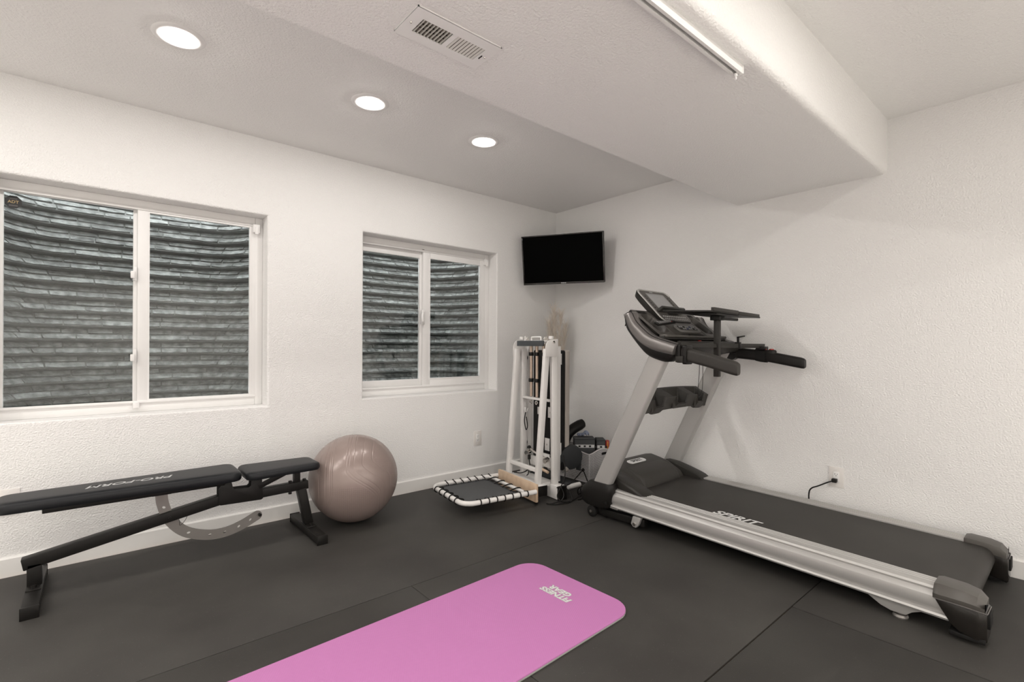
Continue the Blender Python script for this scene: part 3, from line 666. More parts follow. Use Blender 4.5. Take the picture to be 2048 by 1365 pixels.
b = MB(); b.box(-.885, -.145, -1.790, -1.735, 1.185, 1.203); finish(b, 'console_ledge', 'dash', T, .006, 3)
b = MB(); b.tube([(-.885, -1.868, 1.150), (-.145, -1.868, 1.150)], .014, 12); finish(b, 'front_grip', 'dark_grey', T)
b = MB(); b.box(-.545, -.485, -1.775, -1.742, 1.135, 1.168); sk = finish(b, 'key_mount', 'char2', T, .004)
b = MB(); b.obox((-.515, -1.788, 1.160), (1,0,0), (0,1,-.7), (0,.7,1), .017, .013, .006); finish(b, 'safety_key', 'red', T, .003, parent=sk)
b = MB(); b.tube(smooth_path([(-.60, -1.84, 1.09), (-.605, -1.842, .99), (-.612, -1.84, .90), (-.60, -1.83, .835), (-.575, -1.825, .815), (-.545, -1.825, .84), (-.545, -1.832, .92), (-.560, -1.84, 1.01), (-.555, -1.84, 1.09)], 6), .0018, 6); ly = finish(b, 'safety_lanyard', 'black', T)
b = MB(); b.obox((-.575, -1.868, 1.058), (1,0,.5), (0,1,0), (-.5,0,1), .017, .004, .022); finish(b, 'lanyard_clip', 'blue', T, .002, parent=ly)
# screen panel
tu = Vector((0, .700, .714)).normalized(); tn = Vector((0, -.714, .700)).normalized(); pc = Vector((-.515, -1.532, 1.398))
def pan(x, y, h=0): return pc+Vector((x, 0, 0))+tu*y+tn*h
b = MB(); b.loft([[pan(x, y, -.045) for x, y in rrect(-.15, .15, -.120, .130, .05)], [pan(x, y, -.03) for x, y in rrect(-.178, .178, -.150, .152, .05)], [pan(x, y, .004) for x, y in rrect(-.188, .188, -.158, .160, .048)], [pan(x, y, .010) for x, y in rrect(-.183, .183, -.154, .156, .046)]]); sp_ = finish(b, 'display_head', 'dark_grey', T, smooth=50)
b = MB(); b.extrude([pan(x, y, .0088) for x, y in rrect(-.176, .176, -.150, .152, .042)], tn*.0016); finish(b, 'head_face', 'dash', T, parent=sp_, smooth=20)
b = MB(); b.loft([[pan(x, y, h) for x, y in rrect(-a_, a_, -b0, b1, rr, 6)[:20]] for h, a_, b0, b1, rr in ((.0095, .188, .157, .159, .048), (.0135, .186, .155, .157, .047), (.0135, .172, .157, .149, .040), (.0095, .170, .157, .147, .039))], closed_ring=False, caps=False); finish(b, 'head_trim', 'alu', T, smooth=40, parent=sp_)
b = MB(); b.extrude([pan(x, y, .010) for x, y in rrect(-.110, .104, -.032, .122, .004, 3)], tn*.0030); finish(b, 'screen_bezel', 'band', T, parent=sp_, smooth=20)
b = MB(); b.extrude([pan(x, y, .0126) for x, y in rrect(-.104, .098, -.027, .116, .003, 3)], tn*.0012); finish(b, 'display_screen', 'lcd', T, parent=sp_, smooth=20)
finish(text_mb('SPIRIT', .014, pan(-.02, .137, .0115), (1,0,0), tu, .0004, bold=.0004), 'head_lettering', 'print_grey', T, parent=sp_, smooth=0)
for s in (-1, 1):
    for k in range(6):
        b = MB(); b.extrude([pan(s*.136+x, .088-k*.022+y, .010) for x, y in rrect(-.007, .007, -.004, .004, .002, 2)], tn*.0020); finish(b, 'head_button', 'char2', T, parent=sp_, smooth=20)
for j in range(2):
    for k in range(13):
        b = MB(); b.extrude([pan(-.132+k*.0220+x, -.108-j*.024+y, .010) for x, y in rrect(-.0042, .0042, -.006, .006, .002, 3)], tn*.0018); finish(b, 'preset_button', 'print_grey', T, parent=sp_, smooth=20)
b = MB(); b.extrude([pan(.01+x, -.083+y, .010) for x, y in rrect(-.060, .060, -.010, .010, .003, 3)], tn*.0022); finish(b, 'speed_window', 'black', T, parent=sp_, smooth=20)
# reading ledge across the lower part of the head
b = MB(); b.loft([[pan(x, y, .012) for x, y in rrect(-.150, .150, -.070, -.046, .006, 3)], [pan(x, y, .050) for x, y in rrect(-.138, .138, -.068, -.050, .006, 3)]]); finish(b, 'reading_ledge', 'dark_grey', T, .002, parent=sp_)
finish(text_mb('SPIRIT', .012, pan(.02, -.040, .0115), (1,0,0), tu, .0004, bold=.0004), 'ledge_lettering', 'print_white', T, parent=sp_, smooth=0)
# handles
def handle(xc, pts, w_, hgt):
    L0 = []
    for (y, z, sc) in pts:
        L0.append([Vector((xc+px_*sc, y, z+py_*sc)) for px_, py_ in rrect(-w_/2, w_/2, -hgt/2, hgt/2, min(w_, hgt)*.42, 6)])
    b = MB(); b.loft(L0); return b
finish(handle(-.900, [(-1.835, 1.098, .85), (-1.90, 1.090, 1), (-2.05, 1.057, 1), (-2.19, 1.020, 1), (-2.212, 1.014, .95), (-2.222, 1.012, .80)], .050, .078), 'handle', 'char2', T, smooth=45)
hr = finish(handle(-.130, [(-1.80, 1.088, .85), (-1.90, 1.086, 1), (-2.05, 1.070, .95), (-2.255, 1.032, .92), (-2.270, 1.029, .85), (-2.277, 1.028, .70)], .046, .074), 'handle', 'black', T, smooth=45)
b = MB(); b.loft([[Vector((-.130+x, y_, z_+h)) for x, h in rrect(-.026*k, .026*k, -.04*k, .04*k, .015*k)] for y_, z_, k in ((-1.985, 1.080, 1.02), (-2.015, 1.075, 1.06), (-2.05, 1.070, 1.02))]); finish(b, 'handle_collar', 'black_matte', T, parent=hr)
b = MB(); b.loft([[Vector((-.135+.020*math.cos(t)*k, -2.060+.052*math.sin(t)*k, 1.100+h)) for t in [i*2*PI/20 for i in range(20)]] for k, h in ((1, -.012), (1, .004), (.85, .012))]); finish(b, 'switch_pod', 'black', T, parent=hr)
for y in (-2.035, -2.080):
    b = MB(); b.loft([[Vector((-.135+.012*math.cos(t)*k, y+.016*math.sin(t)*k, 1.110+h)) for t in [i*2*PI/14 for i in range(14)]] for k, h in ((1, 0), (.9, .007), (.5, .009))]); finish(b, 'speed_switch', 'red', T, parent=hr)
# accessory tray between the uprights: three open cups in one moulding
tr = MB()
def trz(x): return .012*(1-((x+.515)/.36)**2)
prof_x = [-.885, -.80, -.70, -.66, -.645, -.60, -.515, -.43, -.385, -.37, -.33, -.23, -.145]
def trayheight(x, v):     # v 0 at the back, 1 at the front; cups are wells, with notched front lips
    z = .846-.052*v+trz(x); d = 0.0
    for cx_, hw in ((-.765, .070), (-.515, .095), (-.265, .070)):
        e = abs((x-cx_)/hw)
        if e < 1 and .14 < v < .93: d = max(d, .090*min(1, (1-e)*9)*min(1, (v-.14)*9)*min(1, (.93-v)*9))
        if e < .72 and v >= .80: d = max(d, .052*min(1, (.72-e)*6)*min(1, (v-.80)*8+.3))
    return z-d
nx, ny = 140, 30; V = []; 
for j in range(ny+1):
    for i in range(nx+1):
        x = -.890+.752*i/nx; v = j/ny; V.append(Vector((x, -1.562-.098*v-.016*v*math.cos((x+.515)*4.2), trayheight(x, v))))
F = [(j*(nx+1)+i, j*(nx+1)+i+1, (j+1)*(nx+1)+i+1, (j+1)*(nx+1)+i) for j in range(ny) for i in range(nx)]
n0 = len(V)
def bot(x): return .712+trz(x)-.014*max(0, 1-(abs(abs(x+.515)-.25)/.075)**4)
for i in range(nx+1): V.append(Vector((V[i].x, -1.570, bot(V[i].x)+.04)))
for i in range(nx+1): V.append(Vector((V[i].x, -1.635, bot(V[i].x))))
for i in range(nx):
    F += [(i+1, i, n0+i, n0+i+1), (n0+i+1, n0+i, n0+nx+1+i, n0+nx+2+i), (ny*(nx+1)+i, ny*(nx+1)+i+1, n0+nx+2+i, n0+nx+1+i)]
tr.add(V, F); finish(tr, 'accessory_tray', 'char2', T, smooth=40)

# ---- clamp-on laptop desk over the handles
D = root('treadmill_desk', (-.55, -1.95, .945), 'black clamp-on laptop desk with a post, on the treadmill handles', 'desk')
b = MB(); b.bar((-.925, -1.895, 1.137), (-.575, -1.949, 1.137), .022, .024); finish(b, 'cross_bar', 'dark_grey', D, .002)
b = MB(); b.bar((-.60, -1.945, 1.137), (-.115, -2.020, 1.137), .026, .028); finish(b, 'cross_bar', 'dark_grey', D, .002)
b = MB(); b.box(-.606, -.578, -1.966, -1.932, .948, 1.318); post = finish(b, 'post', 'dark_grey', D, .003)
b = MB(); b.box(-.625, -.560, -1.980, -1.918, 1.290, 1.318); b.bar((-.592, -1.97, 1.300), (-.52, -2.04, 1.293), .02, .016); finish(b, 'tilt_clamp', 'black', D, .004, parent=post)
tl = lambda x, y: 1.335-.030*(y+1.84)*-1*.5-.020*(x+.45)
def slab(x0, x1, y0, y1, dz0, dz1):
    P = [Vector((x, y, 1.338+.055*(y+1.85)-.018*(x+.45)+dz)) for dz in (dz0, dz1) for x, y in ((x0, y0), (x1, y0), (x1, y1), (x0, y1))]
    m_ = MB(); m_.add(P, [(0,3,2,1),(4,5,6,7),(0,1,5,4),(1,2,6,5),(2,3,7,6),(3,0,4,7)]); return m_
tb = finish(slab(-.752, -.125, -2.005, -1.675, -.004, .006), 'tray', 'dark_grey', D, .002)
finish(slab(-.750, -.445, -2.012, -1.990, .002, .024), 'tray_lip', 'char2', D, .003, parent=tb); finish(slab(-.441, -.150, -2.012, -1.990, .000, .020), 'tray_lip', 'char2', D, .003, parent=tb)
finish(slab(-.700, -.420, -2.00, -1.85, -.018, -.006), 'tray_bracket', 'black', D, .002, parent=tb)
for k in (0, 1):
    b = MB(); y0 = -1.880-k*.038; P = rrect(-.036, .036, -.060, .050, .012, 4); z0 = 1.097-k*.008
    b.loft([[Vector((-.900+x, y0-yy, z0+z)) for x, z in P] for yy in (0, .024)]); finish(b, 'strap', 'black', D, .002)
b = MB(); b.box(-.945, -.930, -1.925, -1.880, 1.040, 1.075); finish(b, 'buckle', 'dark_grey', D, .003)
b = MB(); b.box(-.40, -.372, -1.995, -1.965, 1.118, 1.160); b.bar((-.386, -1.98, 1.158), (-.386, -1.98, 1.192), .012, .012, (1,0,0)); b.bar((-.400, -1.985, 1.190), (-.35, -2.0, 1.198), .02, .008); finish(b, 'lock_lever', 'black', D, .002)
b = MB(); b.box(-.172, -.100, -2.048, -1.995, 1.112, 1.134); finish(b, 'rest_pad', 'black', D, .004)

# ---- remote control lying on the left cup holder of the console
rd = Vector((.9, -.22, .12)).normalized(); ru = Vector((.05, -.45, .9)).normalized(); rs_ = ru.cross(rd).normalized(); ru = rd.cross(rs_)
rc = Vector((-.735, -1.682, 1.280))
R_ = root('remote_control', rc, 'small black remote control lying across the console cup holder', 'remote')
b = MB(); b.obox(rc, rd, rs_, ru, .075, .019, .008); rb_ = finish(b, 'remote_body', 'black', R_, .005, 3)
for i in range(9):
    for j in range(3):
        b = MB(); p = rc+rd*(-.058+i*.0125)+rs_*(-.011+j*.011)+ru*.008; b.obox(p, rd, rs_, ru, .0026, .0022, .0010); finish(b, 'remote_button', 'red' if (i, j) == (8, 0) else 'print_grey', R_, parent=rb_, smooth=0)
# ================================================================== WEIGHT BENCH
BY = -.355
B = root('weight_bench', (-3.1, BY, 0), 'black adjustable weight bench under the left window', 'bench')
def pad(x0, x1, hw0, hw1, z0, z1, rc=.055):
    """upholstered pad: tapered rounded outline, domed edges"""
    def outline(inset):
        P = []
        for cx, sy, sx, hw in ((x1, 1, 1, hw1), (x0, 1, -1, hw0), (x0, -1, -1, hw0), (x1, -1, 1, hw1)):
            a0 = {(1, 1): 0, (-1, 1): PI/2, (-1, -1): PI, (1, -1): 1.5*PI}[(sx, sy)]
            for k in range(7):
                a = a0+k*PI/2/6; r_ = rc-inset; P.append((cx-sx*rc+r_*math.cos(a), BY+sy*(hw-rc)+r_*math.sin(a)))
        return P
    L0 = []
    for ins, z in ((.020, z0), (.005, z0+.003), (.0, z0+.012), (.0, z1-.020), (.004, z1-.009), (.012, z1-.003), (.026, z1), (.045, z1+.001)): L0.append([Vector((x, y, z)) for x, y in outline(ins)])
    b = MB(); b.loft(L0); return b
bp = finish(pad(-3.795, -2.858, .108, .143, .402, .452), 'back_pad', 'vinyl_black', B, smooth=45)
finish(text_mb('PRO-FORM', .066, (-3.318, BY-.004, .4535), (-1, 0, 0), (0, -1, 0), .0003, shear=.35, bold=.0009, xs=1.02), 'pad_lettering', 'print_grey', B, parent=bp, smooth=0)
finish(pad(-2.840, -2.436, .140, .118, .392, .436, .05), 'seat_pad', 'vinyl_black', B, smooth=45)
b = MB(); b.box(-3.640, -2.93, BY-.055, BY-.025, .374, .402); b.box(-3.640, -2.93, BY+.025, BY+.055, .374, .402); finish(b, 'pad_frame', 'powder_black', B, .003)
b = MB(); b.box(-3.245, -3.165, BY-.05, BY+.05, .372, .380); finish(b, 'arc_mount', 'powder_black', B, .002)
b = MB(); b.bar((-3.705, BY, .152), (-2.925, BY, .293), .050, .052); finish(b, 'main_beam', 'powder_black', B, .004)
for s in (-1, 1):
    pl = [(-2.954, .352), (-2.945, .366), (-2.930, .376), (-2.893, .378), (-2.886, .345), (-2.878, .339), (-2.806, .336), (-2.797, .345), (-2.795, .375), (-2.742, .373), (-2.736, .262), (-2.746, .256), (-2.946, .263), (-2.954, .272)]
    b = MB(); y0 = BY+s*.026; b.extrude([(x, y0, z) for x, z in pl], (0, s*.006, 0)); finish(b, 'hinge_plate', 'powder_black', B, .001)
b = MB(); b.bar((-2.80, BY, .286), (-2.484, BY, .293), .048, .050); finish(b, 'seat_beam', 'powder_black', B, .004)
b = MB(); b.box(-2.785, -2.752, BY-.02, BY+.02, .31, .395); b.box(-2.563, -2.530, BY-.02, BY+.02, .316, .395); b.bar((-2.76, BY-.03, .330), (-2.62, BY-.03, .385), .006, .03); finish(b, 'seat_bracket', 'powder_black', B, .002)
b = MB(); b.box(-2.73, -2.45, BY-.06, BY+.06, .384, .392); finish(b, 'seat_board', 'black_matte', B, .002)
b = MB(); b.bar((-2.522, BY, .272), (-2.478, BY, .055), .050, .050, (1,0,0)); finish(b, 'rear_post', 'powder_black', B, .004)
b = MB(); b.box(-3.690, -3.640, BY-.025, BY+.025, .052, .150); finish(b, 'front_post', 'powder_black', B, .004)
for x0, x1 in ((-3.693, -3.637), (-2.508, -2.452)):
    b = MB(); b.box(x0, x1, -.600, -.110, .004, .050); o = finish(b, 'foot_bar', 'powder_black', B, .004)
    for y in (-.603, -.107):
        b = MB(); b.box(x0-.002, x1+.002, y-.004, y+.004, 0, .052); finish(b, 'end_cap', 'black', B, .002, parent=o)
    b = MB(); b.box(x0+.002, x1-.002, BY-.075, BY+.055, .050, .056); finish(b, 'foot_flange', 'powder_black', B, .002, parent=o)
    b = MB(); b.cyl(((x0+x1)/2, BY-.055, .056), ((x0+x1)/2, BY-.055, .068), .010, 6); finish(b, 'bolt', 'black', B, parent=o)
for x, z in ((-2.585, .318), (-2.505, .318), (-2.585, .262)):
    b = MB(); b.cyl((x, BY-.01, z), (x, BY-.01, z+.012 if z > .3 else z-.010), .010, 6); finish(b, 'bolt', 'black', B)
arc = smooth_path([(-3.204, .374, 0), (-3.196, .31, 0), (-3.165, .225, 0), (-3.100, .152, 0), (-3.005, .112, 0), (-2.920, .106, 0), (-2.838, .126, 0), (-2.760, .162, 0)], 6)
lo, hi = [], []
for i, p in enumerate(arc):
    t = (arc[min(i+1, len(arc)-1)]-arc[max(i-1, 0)]).normalized(); n = Vector((t.y, -t.x, 0)); lo.append((p.x+n.x*.026, p.y+n.y*.026)); hi.append((p.x-n.x*.026, p.y-n.y*.026))
ed = arc[-1]; t = (arc[-1]-arc[-2]).normalized(); n = Vector((t.y, -t.x, 0)); endc = [(ed.x+n.x*.026*math.cos(a)+t.x*.026*math.sin(a), ed.y+n.y*.026*math.cos(a)+t.y*.026*math.sin(a)) for a in [k*PI/8 for k in range(1, 8)]]
holes = []
for f_ in (.17, .47, .60, .72, .84, .945):
    i = int(f_*(len(arc)-1)); t = (arc[i+1]-arc[i-1]).normalized(); holes.append(circ(arc[i].x, arc[i].y, .0085, .006, 10, math.atan2(t.y, t.x)+.5))
b = plate_mb(lo+endc+hi[::-1], holes, (0, BY+.004, 0), (1,0,0), (0,0,1), .007); ap = finish(b, 'adjustment_arc', 'grey_metal', B, smooth=20)
b = MB(); b.cyl((-2.748, BY+.010, .166), (-2.748, BY-.022, .166), .0085, 12); finish(b, 'stop_bolt', 'black', B, parent=ap)
b = MB(); b.cyl((-3.170, BY-.024, .246), (-3.170, BY-.034, .246), .006, 10); finish(b, 'pivot_pin', 'black', B)
b = MB(); b.tube(smooth_path([(-3.142, BY-.030, .246), (-3.130, BY-.034, .225), (-3.128, BY-.034, .200), (-3.105, BY-.034, .222), (-3.093, BY-.03, .250)], 4), .0012, 5); finish(b, 'pin_wire', 'black', B)

# ================================================================== EXERCISE BALL
br = .275; bc_ = Vector((-2.180, -.320, br-.003))
cf = Vector((-.374, -.891, .253)).normalized(); cr = Vector((.922, -.387, 0)).normalized(); cu_ = cf.cross(cr)         # its moulded seams are laid out about the side facing the room
nu, nv = 640, 320
th = np.linspace(0, 2*PI, nu, endpoint=False); ph = np.linspace(-PI/2+.0015, PI/2-.0015, nv)
TH, PH = np.meshgrid(th, ph)
dv = np.cos(PH)*np.sin(TH); dw = np.cos(PH)*np.cos(TH); dz_ = np.sin(PH)
u = dv; v = dz_; lam = TH.copy(); lam[lam > PI] -= 2*PI
def ss(a, lo_, hi_): t = np.clip((a-lo_)/(hi_-lo_), 0, 1); return t*t*(3-2*t)
disp = np.zeros_like(u)
def groove(f, wd=.011, dep=.0016): return -dep*np.exp(-(f/wd)**2)
front = np.cos(lam)
# straight seams on the left third
for c_ in (-.455, -.49, -.585, -.72):
    bend = -.16*ss(-v, .35, .85)
    disp += groove(u-(c_+.10*(v > 0)*v**2)-bend, .0085)*(dw > -.2)
# flowing seams on the right: they hang straight, then swing out to the right below the middle
LN = ((-.17, .15, -.50, .66), (-.11, .17, -.46, .63), (-.01, .22, -.38, .58), (.17, .30, -.24, .50), (.37, .40, -.06, .42))
def seam(c_, a_, e_, sw): return c_+.10*(v > 0)*v**2+sw*ss(-v, -a_, -e_)
for q_ in LN: disp += groove(u-seam(*q_), .0085)*(dw > -.3)
reg = np.maximum(ss(u-seam(*LN[4])-.02, 0, .02)*(v > -.6), ss(-v, .22, .25)*ss(u+.45+.16*ss(-v, .35, .85), 0, .02)*ss(seam(*LN[0])-u-.02, 0, .02))
dots = np.maximum(0, np.sin(lam*np.maximum(np.cos(PH), .05)*150))*np.maximum(0, np.sin(PH*150))
disp += .0016*reg*dots*(dw > -.35)
Rr = br+disp
flat = np.where(dz_ < -.965, 1.0, 0)
PX = bc_.x+Rr*(cr.x*dv+cf.x*dw+cu_.x*dz_); PY = bc_.y+Rr*(cr.y*dv+cf.y*dw+cu_.y*dz_); PZ = np.maximum(bc_.z+Rr*(cf.z*dw+cu_.z*dz_), 0.0005)
V = np.stack([PX, PY, PZ], -1).reshape(-1, 3)-np.array([bc_.x, bc_.y, 0])
idx = np.arange(nu*nv).reshape(nv, nu); a = idx[:-1]; c = idx[1:]
Fq = np.stack([a, np.roll(a, -1, 1), np.roll(c, -1, 1), c], -1).reshape(-1, 4)
me = bpy.data.meshes.new('exercise_ball'); me.from_pydata(V.tolist(), [], Fq.tolist()+[idx[-1].tolist(), idx[0][::-1].tolist()])
for p in me.polygons: p.use_smooth = True
me.materials.append(M['ball']); o = bpy.data.objects.new('exercise_ball', me); COL.objects.link(o); o.location = (bc_.x, bc_.y, 0)
tag(o, 'large taupe exercise ball with moulded swirls beside the weight bench', 'ball')

# ================================================================== YOGA MAT
Yc = Vector((-2.62, -1.868, 0)); Y = root('yoga_mat', Yc, 'thick pink exercise mat with rounded corners on the floor', 'exercise mat')
Y.rotation_euler.z = .030
b = MB(); b.loft([[Yc+Vector((x, y, z)) for x, y in rrect(-.915+i_, .905-i_, -.318+i_, .318-i_, .105-i_, 10)] for z, i_ in ((.0005, .001), (.003, 0), (.0075, 0))]); finish(b, 'mat_underlayer', 'mat_edge', Y, smooth=30)
b = MB(); b.loft([[Yc+Vector((x, y, z)) for x, y in rrect(-.915+i_, .905-i_, -.318+i_, .318-i_, .105-i_, 10)] for z, i_ in ((.0075, .0005), (.0115, .0005), (.013, .002))]); yt = finish(b, 'mat_top', 'pink', Y, smooth=30)
finish(text_mb('FITNESS', .043, Yc+Vector((.733, -.015, .0135)), (.0, 1, 0), (-1, 0, 0), .0003, bold=.0030, shear=.15, xs=1.12), 'logo_backing', 'mat_edge', Y, parent=yt, smooth=0)
finish(text_mb('FITNESS', .043, Yc+Vector((.733, -.015, .0139)), (.0, 1, 0), (-1, 0, 0), .0003, bold=.0008, shear=.15, xs=1.12), 'logo_lettering', 'print_white', Y, parent=yt, smooth=0)
finish(text_mb('GEAR', .043, Yc+Vector((.772, -.010, .0135)), (.0, 1, 0), (-1, 0, 0), .0003, bold=.0030, shear=.15, xs=1.12), 'logo_backing', 'mat_edge', Y, parent=yt, smooth=0)
finish(text_mb('GEAR', .043, Yc+Vector((.772, -.010, .0139)), (.0, 1, 0), (-1, 0, 0), .0003, bold=.0008, shear=.15, xs=1.12), 'logo_lettering', 'print_white', Y, parent=yt, smooth=0)

# ================================================================== TELEVISION in the corner
tc_ = Vector((-.337, -.410, 1.897)); tr_ = Vector((.495, -.869, 0)).normalized(); tilt = math.radians(11)
tn0 = Vector((-tr_.y*-1, -tr_.x, 0)); tn0 = Vector((-.869, -.495, 0)).normalized()
tn_ = (tn0*math.cos(tilt)-Vector((0,0,1))*math.sin(tilt)).normalized(); tu_ = tr_.cross(tn_)*-1
if tu_.z < 0: tu_ = -tu_
TV = root('television', tc_, 'black flat-screen television mounted across the corner', 'television')
def tvp(x, y, h): return tc_+tr_*x+tu_*y+tn_*h
W2, H2 = .366, .216
b = MB(); b.loft([[tvp(x, y, -.055) for x, y in ((-.2, -.13), (.2, -.13), (.2, .10), (-.2, .10))], [tvp(x, y, -.030) for x, y in ((-W2, -H2), (W2, -H2), (W2, H2), (-W2, H2))], [tvp(x, y, .006) for x, y in ((-W2, -H2), (W2, -H2), (W2, H2), (-W2, H2))]]); tvb = finish(b, 'tv_body', 'black', TV, .003)
b = MB(); e = .010
for x0, x1, y0, y1 in ((-W2, W2, H2-e, H2), (-W2, W2, -H2, -H2+.016), (-W2, -W2+e, -H2+.016, H2-e), (W2-e, W2, -H2+.016, H2-e)):
    P = [tvp(x, y, h) for h in (.005, .011) for x, y in ((x0, y0), (x1, y0), (x1, y1), (x0, y1))]; b.add(P, [(0,3,2,1),(4,5,6,7),(0,1,5,4),(1,2,6,5),(2,3,7,6),(3,0,4,7)])
finish(b, 'bezel', mat('glossy_bezel', (.02, .017, .015), .12), TV, .001, parent=tvb)
b = MB(); P = [tvp(x, y, .0075) for x, y in ((-W2+e, -H2+.016), (W2-e, -H2+.016), (W2-e, H2-e), (-W2+e, H2-e))]; b.add(P, [(0,1,2,3)]); finish(b, 'tv_screen', 'screen', TV, smooth=0)
finish(text_mb('SAMSUNG', .009, tvp(.005, -H2+.008, .0116), tr_, tu_, .0003, bold=.0003, xs=1.1), 'tv_lettering', 'print_white', TV, smooth=0)
b = MB(); b.obox(tvp(.235, -H2-.003, 0), tr_, tu_, tn_, .010, .004, .006); b.obox(tvp(.22, -H2-.003, 0), tr_, tu_, tn_, .003, .004, .004); finish(b, 'ir_window', 'print_grey', TV, .001)
b = MB(); b.obox(tvp(0, 0, -.065), tr_, tu_, tn_, .10, .10, .008); b.bar(tvp(0, 0, -.07), (-.02, -.24, 1.90), .05, .04); b.box(-.03, 0, -.29, -.17, 1.80, 2.0); finish(b, 'wall_mount', 'black_matte', TV, .003)

# ================================================================== FOLDED PILATES REFORMER
RY = -.615; RF = root('pilates_reformer', (-.93, RY, 0), 'white framed pilates reformer folded upright in the corner', 'reformer'); RF.rotation_euler.z = math.radians(-6.5)
def rp(mb, name, m, bevel=.003, parent=None, **k): return finish(mb, name, m, RF, bevel, parent=parent, **k)
for yy, s in ((-.805, -1), (-.425, 1)):
    b = MB(); b.bar((-.972, yy, .12), (-.895, yy, 1.11), .034, .042, (1,0,0)); lg = rp(b, 'leg', 'white_metal')
    b = MB(); b.bar((-.822, yy-.012*s*-1, .10), (-.832, yy, 1.11), .034, .046, (1,0,0)); rp(b, 'leg', 'white_metal')
    b = MB(); pts = [(-.925, 1.055), (-.915, 1.060), (-.905, 1.118), (-.898, 1.118), (-.918, 1.13), (-.910, 1.158), (-.890, 1.178), (-.860, 1.186), (-.806, 1.188), (-.806, 1.05), (-.852, 1.05), (-.86, 1.058)]
    pts = [(-.922, 1.052), (-.922, 1.120), (-.915, 1.146), (-.900, 1.166), (-.878, 1.178), (-.805, 1.184), (-.805, 1.052)]
    b.extrude([(x, yy-s*-.019, z) for x, z in pts], (0, s*.005, 0)); pp = rp(b, 'head_plate', 'white_metal', .001)
    b = MB(); b.cyl((-.848, yy+s*.016, 1.160), (-.848, yy+s*.032, 1.160), .011, 12); rp(b, 'pivot_bolt', 'chrome', .001, parent=pp)
    b = MB(); b.cyl((-.852, yy, 1.18), (-.852, yy, 1.205), .019, 16); rp(b, 'post_cap', 'white_metal', .002, parent=pp)
b = MB(); b.box(-.915, -.902, -.785, -.445, 1.130, 1.172); rp(b, 'head_bar', 'pad_top', .003)
b = MB(); b.box(-.90, -.80, -.785, -.445, 1.160, 1.174); rp(b, 'head_shelf', 'white_metal', .002)
b = MB(); b.tube(smooth_path([(-.86, -.69, 1.172), (-.86, -.69, 1.192), (-.86, -.682, 1.200), (-.86, -.58, 1.200), (-.86, -.572, 1.192), (-.86, -.572, 1.172)], 5), .006, 8); rp(b, 'carry_handle', 'white_metal', 0)
for y in (-.75, -.73, -.50): 
    b = MB(); b.lathe([(.010, -.004), (.014, 0), (.010, .004), (.006, 0), (.010, -.004)], (-.85, y, 1.188), axis=(1, .4, 0), n=14); rp(b, 'eye_ring', 'chrome', 0)
b = MB(); b.tube([(-.85, -.47, 1.174), (-.85, -.47, 1.21)], .006, 8); rp(b, 'pin', 'white_metal', 0)
for y, nm in ((-.545, 0), (-.620, 1), (-.705, 2)):
    b = MB(); b.cyl((-.845, y, 1.145), (-.842, y, .735), .0125, 14); sp2 = rp(b, 'spring', mat('bronze_spring', (.50, .40, .33), .3, .8), 0)
    for z in (1.068, .862):
        b = MB(); b.cyl((-.845, y, z-.014), (-.845, y, z+.014), .020, 14); rp(b, 'spring_sleeve', 'black', .002, parent=sp2)
    b = MB(); b.lathe([(.009, -.003), (.015, -.003), (.015, .003), (.009, .003), (.009, -.003)], (-.848, y, .690), axis=(1, 0, 0), n=18); rp(b, 'spring_hook', 'chrome', 0, parent=sp2)
b = MB(); b.box(-.860, -.830, -.79, -.44, .712, .730); rp(b, 'spring_bar', 'white_metal', .003)
for y in (-.50, -.72):
    b = MB(); b.tube(smooth_path([(-.82, y+.03, .625), (-.85, y, .612), (-.87, y-.005, .612), (-.87, y-.005, .645)], 5), .0055, 8); rp(b, 'cord_hook', 'white_metal', 0)
b = MB(); b.bar((-.960, -.79, .215), (-.960, -.44, .215), .022, .030); rp(b, 'cross_bar', 'white_metal')
# inner slide rails, carriage wheels and hardware
for y in (-.400, -.762):
    b = MB(); b.box(-.780, -.735, y-.016, y+.016, .10, 1.13); sr = rp(b, 'slide_rail', 'white_metal')
    for z in (1.035, .345, .300):
        b = MB(); b.lathe([(.006, -.010), (.020, -.010), (.022, 0), (.020, .010), (.006, .010)], (-.800, y, z), axis=(1, .3, 0), n=18); wh = rp(b, 'carriage_wheel', 'black', 0)
        b = MB(); b.lathe([(.0001, .013), (.012, .012), (.012, -.012), (.0001, -.013)], (-.800, y, z), axis=(1, .3, 0), n=12); rp(b, 'wheel_hub', 'chrome', 0, parent=wh)
b = MB(); b.tube([(-.83, -.50, .325), (-.83, -.56, .300), (-.84, -.66, .285), (-.83, -.74, .27)], .010, 8); b.cyl((-.825, -.50, .29), (-.87, -.52, .285), .018, 12); b.cyl((-.82, -.73, .27), (-.86, -.74, .26), .018, 12); rp(b, 'gear_bar', 'chrome', 0)
b = MB(); b.box(-.82, -.80, -.66, -.50, .19, .26); b.box(-.81, -.79, -.74, -.64, .20, .30); rp(b, 'carriage_plate', 'white_metal', .002)
b = MB(); b.lathe([(.0001, -.014), (.012, -.010), (.015, 0), (.012, .010), (.0001, .014)], (-.86, -.545, .335), n=14); b.cyl((-.86, -.545, .24), (-.86, -.545, .275), .012, 12); rp(b, 'knob', 'black', 0)
b = MB(); b.cyl((-.84, -.66, .190), (-.84, -.76, .178), .011, 12); rp(b, 'wooden_peg', 'wood', 0)
